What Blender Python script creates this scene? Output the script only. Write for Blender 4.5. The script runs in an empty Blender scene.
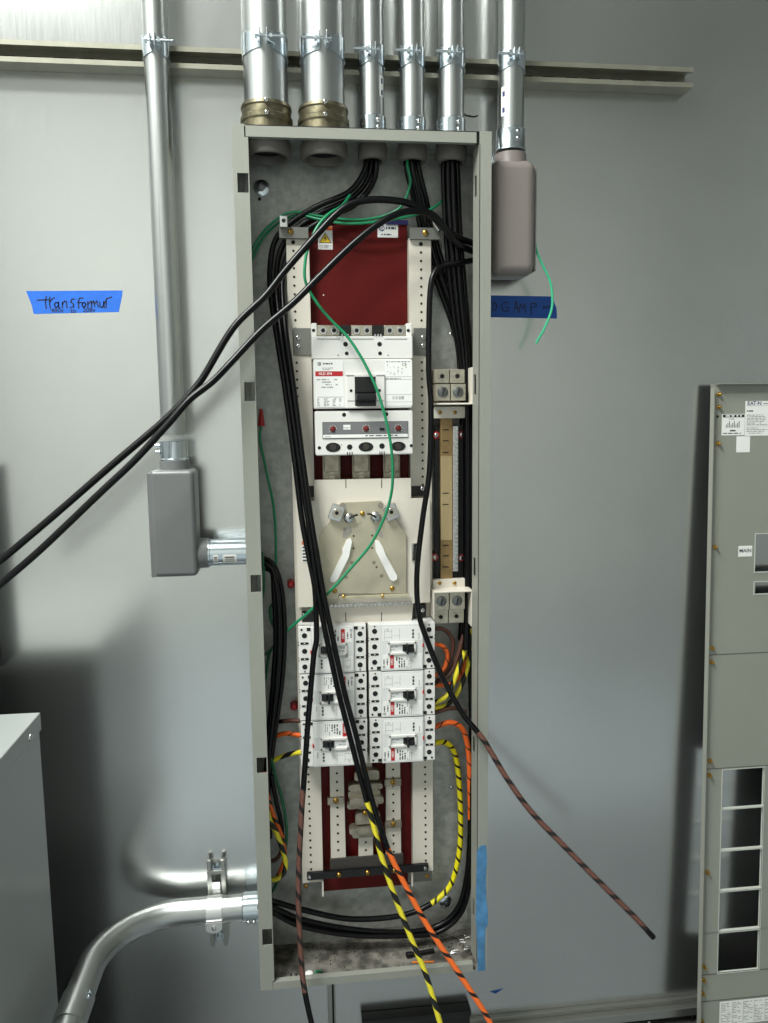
import bpy, bmesh, math, random
from mathutils import Vector, Matrix
random.seed(7)
PI = math.pi
SC = bpy.context.scene
COL = SC.collection
FLOOR = -0.15

# ------------------------------------------------------------------ camera
CAMP = Vector((-0.1459243, -1.71813139, 1.59596787))
YAW, PIT, ROL = 0.11182121, 0.12301734, -0.01123296
FOC = 770.0
_F = Vector((math.sin(YAW)*math.cos(PIT), math.cos(YAW)*math.cos(PIT), -math.sin(PIT)))
_R0 = Vector((math.cos(YAW), -math.sin(YAW), 0)); _U0 = _R0.cross(_F)
_R = _R0*math.cos(ROL)+_U0*math.sin(ROL); _U = -_R0*math.sin(ROL)+_U0*math.cos(ROL)
cam = bpy.data.cameras.new('camera'); co = bpy.data.objects.new('camera', cam); COL.objects.link(co)
co.matrix_world = Matrix(((_R.x, _U.x, -_F.x, CAMP.x), (_R.y, _U.y, -_F.y, CAMP.y), (_R.z, _U.z, -_F.z, CAMP.z), (0, 0, 0, 1)))
cam.sensor_fit = 'VERTICAL'; cam.sensor_height = 24.0; cam.lens = 24.0*FOC/1023.0
cam.clip_start = 0.02
SC.camera = co

def at(u, v, Y):
    """the point of the vertical plane y=Y that was measured at (u, v) on the survey photograph"""
    d = _F+_R*((u-384)/FOC)-_U*((v-511.5)/FOC)
    return CAMP+d*((Y-CAMP.y)/d.y)
def rect(u0, v0, u1, v1, Y):
    um, vm = (u0+u1)/2, (v0+v1)/2
    return at(u0, vm, Y).x, at(u1, vm, Y).x, at(um, v1, Y).z, at(um, v0, Y).z   # x0,x1,z0,z1

# ------------------------------------------------------------------ materials
def lin(c): return tuple(((x/255)/12.92 if x/255 <= .04045 else ((x/255+.055)/1.055)**2.4) for x in c)
MATS = {}
def mat(name, rgb, rough=.5, metal=0., noise=0., nscale=40., bump=0., spec=.5, coat=0., stretch=None, alpha=None, rnoise=0., ramp=(.35, .65)):
    if name in MATS: return MATS[name]
    m = bpy.data.materials.new(name); m.use_nodes = True; nt = m.node_tree; b = nt.nodes['Principled BSDF']
    c = lin(rgb)
    b.inputs['Base Color'].default_value = (*c, 1); b.inputs['Roughness'].default_value = rough
    b.inputs['Metallic'].default_value = metal; b.inputs['Specular IOR Level'].default_value = spec
    if coat: b.inputs['Coat Weight'].default_value = coat; b.inputs['Coat Roughness'].default_value = .15
    if noise or bump or rnoise:
        tc = nt.nodes.new('ShaderNodeTexCoord'); mp = nt.nodes.new('ShaderNodeMapping')
        nt.links.new(tc.outputs['Object'], mp.inputs['Vector'])
        if stretch: mp.inputs['Scale'].default_value = stretch
        n = nt.nodes.new('ShaderNodeTexNoise'); n.inputs['Scale'].default_value = nscale; n.inputs['Detail'].default_value = 5
        nt.links.new(mp.outputs['Vector'], n.inputs['Vector'])
        if noise:
            r = nt.nodes.new('ShaderNodeValToRGB'); r.color_ramp.elements[0].position = ramp[0]; r.color_ramp.elements[1].position = ramp[1]
            r.color_ramp.elements[0].color = (*[x*(1-noise) for x in c], 1); r.color_ramp.elements[1].color = (*[min(1, x*(1+noise*.6)) for x in c], 1)
            nt.links.new(n.outputs['Fac'], r.inputs['Fac']); nt.links.new(r.outputs['Color'], b.inputs['Base Color'])
        if rnoise:
            mr = nt.nodes.new('ShaderNodeMapRange'); mr.inputs['To Min'].default_value = rough-rnoise; mr.inputs['To Max'].default_value = rough+rnoise
            nt.links.new(n.outputs['Fac'], mr.inputs['Value']); nt.links.new(mr.outputs['Result'], b.inputs['Roughness'])
        if bump:
            bp = nt.nodes.new('ShaderNodeBump'); bp.inputs['Strength'].default_value = bump; bp.inputs['Distance'].default_value = .002
            nt.links.new(n.outputs['Fac'], bp.inputs['Height']); nt.links.new(bp.outputs['Normal'], b.inputs['Normal'])
    MATS[name] = m
    return m
def stripe_mat(name, a, bcol, freq, duty, rough=.42, twist=1., wob=.0):
    """cable jacket with a stripe wound round it: UV = (metres along, turns around)"""
    if name in MATS: return MATS[name]
    m = bpy.data.materials.new(name); m.use_nodes = True; nt = m.node_tree; N = nt.nodes; L = nt.links; b = N['Principled BSDF']
    uv = N.new('ShaderNodeUVMap'); uv.uv_map = 'UVMap'; sp = N.new('ShaderNodeSeparateXYZ'); L.new(uv.outputs['UV'], sp.inputs['Vector'])
    nz = N.new('ShaderNodeTexNoise'); nz.inputs['Scale'].default_value = 9.; tc = N.new('ShaderNodeTexCoord'); L.new(tc.outputs['Object'], nz.inputs['Vector'])
    m1 = N.new('ShaderNodeMath'); m1.operation = 'MULTIPLY'; m1.inputs[1].default_value = freq; L.new(sp.outputs['X'], m1.inputs[0])
    m2 = N.new('ShaderNodeMath'); m2.operation = 'MULTIPLY_ADD'; m2.inputs[1].default_value = twist; L.new(sp.outputs['Y'], m2.inputs[0]); L.new(m1.outputs[0], m2.inputs[2])
    m5 = N.new('ShaderNodeMath'); m5.operation = 'MULTIPLY_ADD'; m5.inputs[1].default_value = wob; L.new(nz.outputs['Fac'], m5.inputs[0]); L.new(m2.outputs[0], m5.inputs[2])
    m3 = N.new('ShaderNodeMath'); m3.operation = 'FRACT'; L.new(m5.outputs[0], m3.inputs[0])
    m4 = N.new('ShaderNodeMath'); m4.operation = 'LESS_THAN'; m4.inputs[1].default_value = duty; L.new(m3.outputs[0], m4.inputs[0])
    mx = N.new('ShaderNodeMix'); mx.data_type = 'RGBA'; L.new(m4.outputs[0], mx.inputs[0])
    mx.inputs[6].default_value = (*lin(a), 1); mx.inputs[7].default_value = (*lin(bcol), 1)
    L.new(mx.outputs[2], b.inputs['Base Color']); b.inputs['Roughness'].default_value = rough
    MATS[name] = m
    return m
def clear_mat(name, rgb, alpha, rough=.12):
    m = mat(name, rgb, rough); nt = m.node_tree; b = nt.nodes['Principled BSDF']
    b.inputs['Alpha'].default_value = alpha
    return m

# wall: satin zinc-grey sheet, faint rolled grain, smudges in the gloss
def wall_material():
    m = bpy.data.materials.new('satin_metal_sheet'); m.use_nodes = True; nt = m.node_tree; N = nt.nodes; L = nt.links; b = N['Principled BSDF']
    b.inputs['Metallic'].default_value = .97
    tc = N.new('ShaderNodeTexCoord')
    n1 = N.new('ShaderNodeTexNoise'); n1.inputs['Scale'].default_value = 3.2; n1.inputs['Detail'].default_value = 4; L.new(tc.outputs['Object'], n1.inputs['Vector'])
    r = N.new('ShaderNodeValToRGB'); r.color_ramp.elements[0].position = .3; r.color_ramp.elements[1].position = .7
    r.color_ramp.elements[0].color = (*lin((203, 204, 202)), 1); r.color_ramp.elements[1].color = (*lin((210, 211, 209)), 1)
    L.new(n1.outputs['Fac'], r.inputs['Fac']); L.new(r.outputs['Color'], b.inputs['Base Color'])
    mp = N.new('ShaderNodeMapping'); mp.inputs['Scale'].default_value = (90, 1, 4); L.new(tc.outputs['Object'], mp.inputs['Vector'])
    n2 = N.new('ShaderNodeTexNoise'); n2.inputs['Scale'].default_value = 3.; n2.inputs['Detail'].default_value = 3; L.new(mp.outputs['Vector'], n2.inputs['Vector'])
    mr = N.new('ShaderNodeMapRange'); mr.inputs['To Min'].default_value = .19; mr.inputs['To Max'].default_value = .25
    L.new(n2.outputs['Fac'], mr.inputs['Value']); L.new(mr.outputs['Result'], b.inputs['Roughness'])
    n3 = N.new('ShaderNodeTexNoise'); n3.inputs['Scale'].default_value = 2.; L.new(tc.outputs['Object'], n3.inputs['Vector'])
    bp = N.new('ShaderNodeBump'); bp.inputs['Strength'].default_value = .12; bp.inputs['Distance'].default_value = .02
    L.new(n3.outputs['Fac'], bp.inputs['Height']); L.new(bp.outputs['Normal'], b.inputs['Normal'])
    return m
WALL = wall_material()

GREY = mat('grey_enamel', (142, 143, 134), .42, noise=.03, nscale=8)
GREYD = mat('grey_enamel_cover', (140, 141, 131), .38, noise=.03, nscale=6)
TRAF = mat('grey_enamel_satin', (150, 154, 152), .30, spec=.5)
GALV = mat('galvanised_sheet', (176, 177, 172), .52, .6, noise=.2, nscale=60, rnoise=.08)
DIRTY = mat('dusty_galvanised_sheet', (120, 116, 108), .65, .3, noise=.6, nscale=28, ramp=(.38, .6))
STEEL = mat('zinc_conduit', (188, 190, 189), .32, 1., rnoise=.06, nscale=5, stretch=(60, 60, 1.5))
ZINC = mat('blue_zinc', (205, 214, 220), .2, 1.)
STRUTM = mat('painted_strut', (146, 144, 130), .36, .6, noise=.1, nscale=20)
STRUTZ = mat('zinc_strut', (165, 165, 160), .34, .9)
BRASSY = mat('dull_die_cast', (108, 102, 82), .42, .85, noise=.25, nscale=90, bump=.3)
BUSH = mat('grey_plastic_bushing', (98, 94, 88), .5)
DARKH = mat('dark_hole', (10, 10, 10), .8)
LBGREY = mat('grey_cast_fitting', (106, 107, 107), .33, spec=.5)
LBMAUVE = mat('taupe_cast_fitting', (124, 116, 112), .36)
RED = mat('red_insulating_board', (88, 14, 11), .5, spec=.18, noise=.08, nscale=3)
CREAM = mat('cream_enamel', (212, 205, 192), .45)
WHITE = mat('white_moulding', (220, 218, 213), .4)
WHITE2 = mat('white_moulding_cool', (214, 214, 212), .4)
PAPER = mat('label_paper', (232, 231, 227), .55)
INK = mat('label_ink', (60, 60, 62), .6)
INKL = mat('label_ink_faint', (150, 150, 150), .6)
REDINK = mat('label_red', (178, 28, 34), .5)
BLKINK = mat('marker_ink', (14, 22, 52), .5)
NAVY = mat('label_navy', (38, 42, 96), .5)
YELLOWINK = mat('label_yellow', (236, 196, 30), .5)
ORANGEINK = mat('label_orange', (214, 98, 34), .5)
BLACK = mat('black_moulding', (10, 10, 11), .38)
BLACKM = mat('black_steel', (14, 14, 15), .45, .2)
TRIP = mat('trip_unit_grey', (112, 112, 113), .4)
DIAL = mat('red_dial', (100, 22, 22), .4)
ALU = mat('plated_lug', (190, 184, 168), .36, .85, noise=.12, nscale=120)
ALUD = mat('plated_bus', (160, 152, 136), .4, .8, noise=.25, nscale=60)
SILV = mat('bright_screw', (205, 205, 205), .22, 1.)
DKS = mat('dark_steel_bolt', (120, 122, 122), .35, 1.)
BRASS = mat('brass_screw', (186, 146, 72), .3, 1.)
TERMB = mat('worn_brass_bar', (150, 124, 84), .42, .6, noise=.3, nscale=26)
TERMS = mat('silver_terminal_bar', (205, 205, 205), .3, 1.)
CLEARP = clear_mat('smoky_clear_sheet', (196, 188, 160), .80, .16)
BUSPANEL = mat('plated_bus_panel', (190, 182, 160), .4, .5, noise=.14, nscale=16)
LEVER = mat('white_lever', (236, 234, 230), .3)
WIRE = mat('black_insulation', (4, 4, 5), .3, spec=.27)
GREEN = mat('green_insulation', (22, 128, 84), .3)
GREEND = mat('dark_green_insulation', (16, 92, 58), .35)
BROWN = mat('brown_insulation', (84, 52, 42), .42)
REDW = mat('red_plastic', (160, 24, 24), .35)
TAPE = mat('blue_tape', (20, 98, 200), .6, noise=.08, nscale=60)
TAPED = mat('blue_tape_deep', (14, 74, 156), .6)
TAPEP = mat('blue_tape_worn', (74, 128, 172), .5, noise=.3, nscale=35)
BROWNSTR = stripe_mat('brown_black_stripe', (98, 64, 54), (22, 18, 17), 21, .30)
YELSTR = stripe_mat('yellow_black_stripe', (222, 208, 20), (16, 16, 14), 34, .24)
YELSTR2 = stripe_mat('yellow_black_wide_stripe', (226, 212, 50), (18, 18, 16), 16, .44)
ORSTR = stripe_mat('orange_black_stripe', (236, 108, 38), (22, 16, 14), 19, .24)
ORSTR2 = stripe_mat('orange_black_thin_stripe', (224, 98, 34), (22, 16, 14), 26, .12)
RUST = mat('rusty_debris', (96, 66, 48), .8)
CONCRETE = mat('concrete_floor', (160, 167, 172), .5, noise=.12, nscale=3)
PAINTW = mat('room_paint', (214, 215, 211), .8)
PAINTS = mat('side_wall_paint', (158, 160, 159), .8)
CEILM = mat('ceiling_paint', (196, 196, 192), .8)

# ------------------------------------------------------------------ mesh builder
class MB:
    def __init__(s): s.v = []; s.f = []; s.m = []; s.uv = []; s.mats = []; s.bev = False
    def mi(s, m):
        if m not in s.mats: s.mats.append(m)
        return s.mats.index(m)
    def add(s, vs, fs, m, uvs=None):
        o = len(s.v); s.v += [tuple(x) for x in vs]; k = s.mi(m)
        for i, f in enumerate(fs):
            s.f.append([o+j for j in f]); s.m.append(k); s.uv.append(uvs[i] if uvs else None)
        return s
    def box(s, x0, x1, y0, y1, z0, z1, m, r=0., seg=2, M=None):
        if not r:
            vs = [(x, y, z) for x in (x0, x1) for y in (y0, y1) for z in (z0, z1)]
            fs = [(0, 1, 3, 2), (4, 6, 7, 5), (0, 4, 5, 1), (2, 3, 7, 6), (0, 2, 6, 4), (1, 5, 7, 3)]
        else:
            s.bev = True; bm = bmesh.new(); bmesh.ops.create_cube(bm, size=1)
            for v in bm.verts: v.co = Vector(((x0+x1)/2+v.co.x*(x1-x0), (y0+y1)/2+v.co.y*(y1-y0), (z0+z1)/2+v.co.z*(z1-z0)))
            r = min(r, .49*min(abs(x1-x0), abs(y1-y0), abs(z1-z0)))
            bmesh.ops.bevel(bm, geom=bm.edges[:], offset=r, segments=seg, profile=.5, affect='EDGES')
            bm.verts.ensure_lookup_table(); bm.verts.index_update()
            vs = [v.co.copy() for v in bm.verts]; fs = [[v.index for v in f.verts] for f in bm.faces]; bm.free()
        if M: vs = [M @ Vector(v) for v in vs]
        return s.add(vs, fs, m)
    def prism(s, poly, y0, y1, m, M=None):
        """polygon in (x, z) extruded along y"""
        n = len(poly); vs = [(x, y0, z) for x, z in poly]+[(x, y1, z) for x, z in poly]
        if M: vs = [M @ Vector(v) for v in vs]
        fs = [list(range(n)), list(range(2*n-1, n-1, -1))]+[(i, n+i, n+(i+1) % n, (i+1) % n) for i in range(n)]
        return s.add(vs, fs, m)
    def lathe(s, p, d, prof, m, n=24, caps=True):
        """profile of (distance along, radius) turned about the axis from p towards d"""
        p = Vector(p); d = Vector(d).normalized(); a = d.orthogonal().normalized(); b = d.cross(a)
        vs = []; fs = []
        for t, r in prof:
            for i in range(n):
                an = 2*PI*i/n; vs.append(p+d*t+(a*math.cos(an)+b*math.sin(an))*max(r, 1e-5))
        for k in range(len(prof)-1):
            for i in range(n): fs.append((k*n+i, k*n+(i+1) % n, (k+1)*n+(i+1) % n, (k+1)*n+i))
        if caps: fs += [list(range(n-1, -1, -1)), [(len(prof)-1)*n+i for i in range(n)]]
        return s.add(vs, fs, m)
    def cyl(s, p0, p1, r, m, n=20, r1=None):
        p0 = Vector(p0); p1 = Vector(p1); L = (p1-p0).length
        return s.lathe(p0, p1-p0, [(0, r), (L, r if r1 is None else r1)], m, n)
    def disc(s, x, y, z, r, m, h=.0006, n=14): return s.cyl((x, y, z), (x, y-h, z), r, m, n)
    def ring(s, p, d, h, ro, ri, m, n=28): return s.lathe(p, d, [(0, ri), (0, ro), (h, ro), (h, ri), (0, ri)], m, n, caps=False)
    def screw(s, p, r, m, h=None, d=(0, -1, 0), slot=True):
        h = h or r*.7; p = Vector(p); d = Vector(d).normalized()
        s.lathe(p, d, [(0, r*1.05), (h*.55, r), (h*.9, r*.7), (h, r*.3)], m, 14)
        if slot:
            a = d.orthogonal().normalized(); b = d.cross(a); q = p+d*h*1.01
            a, b = (a+b*.6).normalized(), (b-a*.6).normalized()
            vs = [q+a*sx*r*.62+b*sy*r*.13+d*sz*.0003 for sx in (-1, 1) for sy in (-1, 1) for sz in (-1, 1)]
            s.add(vs, [(0, 1, 3, 2), (4, 6, 7, 5), (0, 4, 5, 1), (2, 3, 7, 6), (0, 2, 6, 4), (1, 5, 7, 3)], DARKH)
        return s
    def tube(s, pts, r, ms, n=12, step=.008, raw=False):
        """round cable through pts; ms = [(fraction from, material), ...]"""
        P = [Vector(p) for p in pts] if raw else spline(pts, step)
        if not isinstance(ms, list): ms = [(0, ms)]
        Ls = [0.]
        for i in range(1, len(P)): Ls.append(Ls[-1]+(P[i]-P[i-1]).length)
        T = Ls[-1]; t = (P[1]-P[0]).normalized(); a = t.orthogonal().normalized(); vs = []; 
        for i, p in enumerate(P):
            t2 = (P[min(i+1, len(P)-1)]-P[max(i-1, 0)]).normalized()
            a = (a-t2*a.dot(t2)).normalized(); b = t2.cross(a)
            vs += [p+(a*math.cos(2*PI*k/n)+b*math.sin(2*PI*k/n))*r for k in range(n)]
        o = len(s.v); s.v += [tuple(v) for v in vs]
        for i in range(len(P)-1):
            mm = [m for f0, m in ms if Ls[i]/T >= f0-1e-6][-1]; k_ = s.mi(mm)
            for k in range(n):
                k2 = (k+1) % n
                s.f.append([o+i*n+k, o+i*n+k2, o+(i+1)*n+k2, o+(i+1)*n+k]); s.m.append(k_)
                s.uv.append([(Ls[i], k/n), (Ls[i], (k+1)/n), (Ls[i+1], (k+1)/n), (Ls[i+1], k/n)])
        for base, rev in ((o, True), (o+(len(P)-1)*n, False)):
            f = [base+k for k in range(n)]; s.f.append(f[::-1] if rev else f); s.m.append(s.mi(ms[0][1] if rev else ms[-1][1])); s.uv.append(None)
        return s
    def text(s, body, x, y, z, size, m, rot=0., align='CENTER', M=None, bold=False):
        key = (body, align, bold)
        if key not in TXT:
            cu = bpy.data.curves.new('txt', 'FONT'); cu.body = body; cu.size = 1; cu.align_x = align; cu.align_y = 'CENTER'; cu.resolution_u = 2
            if bold: cu.offset = .018
            ob = bpy.data.objects.new('txt', cu); COL.objects.link(ob); dg = bpy.context.evaluated_depsgraph_get()
            me = bpy.data.meshes.new_from_object(ob.evaluated_get(dg))
            TXT[key] = ([v.co.copy() for v in me.vertices], [list(p.vertices) for p in me.polygons])
            bpy.data.objects.remove(ob); bpy.data.meshes.remove(me); bpy.data.curves.remove(cu)
        vs, fs = TXT[key]; c, q = math.cos(rot), math.sin(rot)
        out = [Vector((x+size*(v.x*c-v.y*q), y, z+size*(v.x*q+v.y*c))) for v in vs]
        if M: out = [M @ v for v in out]
        return s.add(out, fs, m)
    def dashes(s, x0, x1, y, z0, z1, m, rows, cols=3, fill=.7, h=.45, vert=False, M=None, seed=1):
        """illegible small print: short bars in rows (or in columns, when the label is turned)"""
        rn = random.Random(seed)
        for i in range(rows):
            t = 0.
            while t < 1:
                w = rn.uniform(.04, .22)/cols*2
                if rn.random() < fill and t+w < 1:
                    if not vert:
                        zc = z1-(i+.5)*(z1-z0)/rows; hh = (z1-z0)/rows*h/2; q = [(x0+t*(x1-x0), zc-hh), (x0+(t+w)*(x1-x0), zc-hh), (x0+(t+w)*(x1-x0), zc+hh), (x0+t*(x1-x0), zc+hh)]
                    else:
                        xc = x0+(i+.5)*(x1-x0)/rows; hh = (x1-x0)/rows*h/2; q = [(xc-hh, z0+t*(z1-z0)), (xc+hh, z0+t*(z1-z0)), (xc+hh, z0+(t+w)*(z1-z0)), (xc-hh, z0+(t+w)*(z1-z0))]
                    vs = [Vector((a, y, b)) for a, b in q]
                    if M: vs = [M @ v for v in vs]
                    s.add(vs, [(0, 1, 2, 3)], m)
                t += w+rn.uniform(.02, .06)/cols*2
        return s
    def quad(s, x0, x1, y, z0, z1, m, M=None):
        vs = [Vector(v) for v in ((x0, y, z0), (x1, y, z0), (x1, y, z1), (x0, y, z1))]
        if M: vs = [M @ v for v in vs]
        return s.add(vs, [(0, 1, 2, 3)], m)
    def ribbon(s, pts, w, y, m):
        """a pen stroke on a flat surface"""
        for (x0, z0), (x1, z1) in zip(pts, pts[1:]):
            d = Vector((x1-x0, z1-z0)); 
            if d.length < 1e-6: continue
            n = Vector((-d.y, d.x)).normalized()*w/2; e = d.normalized()*w*.3
            s.add([(x0-e.x+n.x, y, z0-e.y+n.y), (x0-e.x-n.x, y, z0-e.y-n.y), (x1+e.x-n.x, y, z1+e.y-n.y), (x1+e.x+n.x, y, z1+e.y+n.y)], [(0, 1, 2, 3)], m)
        return s
    def build(s, name, parent=None, loc=None, sharp=38):
        me = bpy.data.meshes.new(name)
        off = Vector(loc) if loc is not None else Vector((0, 0, 0))
        if parent is not None: off = WL.get(parent, Vector((0, 0, 0)))
        me.from_pydata([tuple(Vector(v)-off) for v in s.v], [], s.f)
        for m in s.mats: me.materials.append(m)
        if any(u for u in s.uv):
            ul = me.uv_layers.new(name='UVMap')
            for p, u in zip(me.polygons, s.uv):
                if u:
                    for li, c in zip(p.loop_indices, u): ul.data[li].uv = c
        for p, k in zip(me.polygons, s.m): p.material_index = k
        me.validate(clean_customdata=False)
        bm = bmesh.new(); bm.from_mesh(me)
        thin = [f for f in bm.faces if all(len(e.link_faces) == 1 for e in f.edges)]
        solid = [f for f in bm.faces if f not in set(thin)]
        bmesh.ops.recalc_face_normals(bm, faces=solid); bm.to_mesh(me); bm.free()
        for p in me.polygons: p.use_smooth = True
        me.set_sharp_from_angle(angle=math.radians(sharp))
        o = bpy.data.objects.new(name, me); COL.objects.link(o)
        if s.bev:
            wn = o.modifiers.new('weighted', 'WEIGHTED_NORMAL'); wn.keep_sharp = True; wn.weight = 90
        if parent is not None: o.parent = parent; WL[o] = off
        else: o.location = off; WL[o] = off
        return o
TXT = {}; WL = {}
def spline(pts, step):
    P = [Vector(p) for p in pts]
    if len(P) == 2: P = [P[0], (P[0]+P[1])/2, P[1]]
    Q = [P[0]*2-P[1]]+P+[P[-1]*2-P[-2]]; out = []
    for i in range(1, len(Q)-2):
        p0, p1, p2, p3 = Q[i-1:i+3]; n = max(2, int((p2-p1).length/step))
        t1 = (p2-p0)*.5; t2 = (p3-p1)*.5; L = (p2-p1).length   # chord-limited tangents
        t1 = t1.normalized()*min(t1.length, L*1.05); t2 = t2.normalized()*min(t2.length, L*1.05)
        for k in range(n):
            t = k/n; out.append(p1*(2*t**3-3*t*t+1)+t1*(t**3-2*t*t+t)+p2*(3*t*t-2*t**3)+t2*(t**3-t*t))
    return out+[P[-1]]
def tag(o, label, cat, group=None):
    o['label'] = label; o['category'] = cat
    if group: o['group'] = group
    return o
def thing(name, loc, label, cat, group=None):
    o = bpy.data.objects.new(name, None); o.empty_display_size = .05; COL.objects.link(o); o.location = loc; WL[o] = Vector(loc)
    return tag(o, label, cat, group)
def struct(name, b, parent=None):
    o = b.build(name, parent)
    if parent is None: o['kind'] = 'structure'
    return o
def copy_tree(o, parent=None, loc=None, label=None):
    c = o.copy(); COL.objects.link(c)
    if parent is not None: c.parent = parent
    if loc is not None: c.location = loc
    if label: c['label'] = label
    for ch in [x for x in list(COL.objects) if x.parent == o]: copy_tree(ch, c)
    return c
def part(parent, name, b, label=None, sharp=38):
    o = b.build(name, parent, sharp=sharp)
    if label: o['label'] = label
    return o

# ------------------------------------------------------------------ room
X0, X1, YF, ZC = -2.6, 3.0, -4.6, 4.4
struct('wall_back', MB().box(X0, X1, 0, .06, FLOOR, ZC, WALL))
struct('floor', MB().box(X0, X1, YF, .06, FLOOR-.05, FLOOR, CONCRETE))
struct('ceiling', MB().box(X0, X1, YF, .06, ZC, ZC+.05, CEILM))
struct('wall_left', MB().box(X0-.05, X0, YF, .06, FLOOR, ZC, PAINTS))
struct('wall_right', MB().box(X1, X1+.05, YF, .06, FLOOR, ZC, PAINTS))
struct('wall_front', MB().box(X0, X1, YF-.05, YF, FLOOR, ZC, PAINTW))
mt = MB().box(-.62, 1.6, -1.35, -.16, FLOOR, FLOOR+.006, mat('dimmer_grey', (118, 123, 126), .7), .003).build('reflection_dimmer', loc=(.5, -.75, FLOOR)); tag(mt, 'unseen grey sheet on the floor, added to darken the wall reflections', 'added sheet')  # unseen sheet, added to darken what the metal wall reflects
# base channel along the foot of the wall, with a dark slot and small bolts
b = MB(); zt = .108
b.box(X0, X1, -.012, 0, zt-.012, zt, STRUTZ, .002)
b.box(X0, X1, -.030, 0, zt-.034, zt-.012, STRUTZ, .002)
b.box(X0, X1, -.008, 0, zt-.056, zt-.034, DARKH)
b.box(X0, X1, -.034, 0, zt-.075, zt-.056, STRUTZ, .002)
b.box(X0, X1, -.030, 0, FLOOR, zt-.079, STRUTZ)
for k in range(40): b.cyl((-2.4+k*.115, -.008, zt-.045), (-2.4+k*.115, -.026, zt-.045), .0045, SILV, 8)
struct('trim_1', b)
x = at(333, 1000, -.002).x
b = MB(); b.box(x-.013, x-.002, -.003, 0, zt, .46, STRUTZ, .001); b.box(x+.002, x+.006, -.003, 0, zt, .46, STRUTZ, .001); b.box(x-.002, x+.002, -.001, 0, zt, .46, DARKH)
struct('trim_2', b)

# ------------------------------------------------------------------ enclosure
W2 = .254; ZT = 2.154; ZB = .346; YFR = -.146; YBK = -.004
enc = thing('electrical_enclosure', (0, 0, ZB), 'tall open grey steel electrical enclosure mounted on the metal wall, its cover off', 'electrical box')
part(enc, 'back_panel', MB().box(-W2, W2, YBK, -.0005, ZB, ZT, GALV).box(-W2+.012, W2-.012, YBK-.003, YBK, ZB+.024, ZT-.026, GALV, .0015), 'mottled galvanised back panel')
part(enc, 'side_panel', MB().box(-W2, -W2+.0018, YFR+.001, YBK, ZB, ZT, GREY))
part(enc, 'side_panel', MB().box(W2-.0018, W2, YFR+.001, YBK, ZB, ZT, GREY))
part(enc, 'top_panel', MB().box(-W2+.0018, W2-.0018, YFR+.004, YBK, ZT-.0018, ZT, GALV))
part(enc, 'bottom_panel', MB().box(-W2+.0018, W2-.0018, YFR+.004, YBK, ZB, ZB+.0018, DIRTY), 'galvanised floor of the box, dusty and littered')
# left front stile with five square slots
xi = at(248.4, 150, YFR).x; xo = -W2; T = .002
slots = [(173, 192.5), (382, 401), (575, 592), (757.5, 773), (929, 945)]
zs = [(at(244+i*6, b_, YFR).z, at(244+i*6, a_, YFR).z) for i, (a_, b_) in enumerate(slots)]
sx0, sx1 = xo+.0075, xi-.0012
b = MB(); zprev = ZT-.0235
b.box(xo, xi-.007, YFR, YFR+T, ZT-.0235, ZT, GREY)
for z0, z1 in zs:
    b.box(xo, xi, YFR, YFR+T, z1, zprev, GREY); b.box(xo, sx0, YFR, YFR+T, z0, z1, GREY); b.box(sx1, xi, YFR, YFR+T, z0, z1, GREY); zprev = z0
b.box(xo, xi, YFR, YFR+T, ZB+.020, zprev, GREY); b.box(xo, xi-.004, YFR, YFR+T, ZB, ZB+.020, GREY)
b.box(xi-T, xi, YFR+T, YFR+.014, ZB+.02, ZT-.024, GREY)                      # inner return lip
part(enc, 'stile', b)
# right front stile: flat face, then a return lip that leans back towards the opening, with narrow slots
xo = W2; xi = at(479.6, 150, YFR).x
b = MB(); b.box(xi, xo, YFR, YFR+T, ZB, ZT, GREY)
yl = -.106; xl = xi-.0035
def lip(z0, z1, y0=0., y1=1.):
    a = Vector((xi, YFR+T, 0)).lerp(Vector((xl, yl, 0)), y0); c = Vector((xi, YFR+T, 0)).lerp(Vector((xl, yl, 0)), y1)
    if y0 == 0: a.y = YFR
    b.add([(p.x+dx, p.y, z) for z in (z0, z1) for p in (a, c) for dx in (0, .0015)], [(0, 1, 3, 2), (4, 6, 7, 5), (0, 4, 5, 1), (2, 3, 7, 6), (0, 2, 6, 4), (1, 5, 7, 3)], GREY)
rs = [(172, 193), (374, 394), (560, 578), (741, 757), (906, 923)]
zprev = ZT-.024
for a_, c_ in rs:
    z1 = at(475, a_, YFR).z; z0 = at(475, c_, YFR).z
    lip(z1, zprev); lip(z0, z1, 0, .42); lip(z0, z1, .80, 1); zprev = z0
lip(ZB+.02, zprev)
part(enc, 'stile', b)
xa = at(245.4, 130, YFR).x; xb = at(476.5, 132, YFR).x
part(enc, 'rail', MB().box(xa, xb, YFR, YFR+T, ZT-.0225, ZT-.0025, GREY).box(xa, xb, YFR+T, YFR+.012, ZT-.0225, ZT-.0205, GREY).box(xa, W2-.02, YFR+T, YFR+.006, ZT-.003, ZT, BLACKM))
xa = at(273, 985, YFR).x; xb = at(473, 970, YFR).x
part(enc, 'rail', MB().box(xa, xb, YFR, YFR+T, ZB, ZB+.0175, GREY).box(xa, xb, YFR+T, YFR+.014, ZB+.0155, ZB+.0175, GREY))
for u, v in ((261.5, 188), (446.5, 902)):
    p = at(u, v, YBK-.003)
    w = part(enc, 'washer', MB().lathe((p.x, p.y, p.z), (0, -1, 0), [(0, .0168), (.002, .0168), (.0035, .014), (.0035, .001)], ZINC, 26))
    MB_ = MB().lathe((p.x, p.y-.0036, p.z), (0, -1, 0), [(0, .0085), (.006, .0085), (.0065, .006)], DKS, 6).cyl((p.x, p.y-.010, p.z), (p.x, p.y-.014, p.z), .0045, DKS, 12)
    part(w, 'bolt', MB_)
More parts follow.
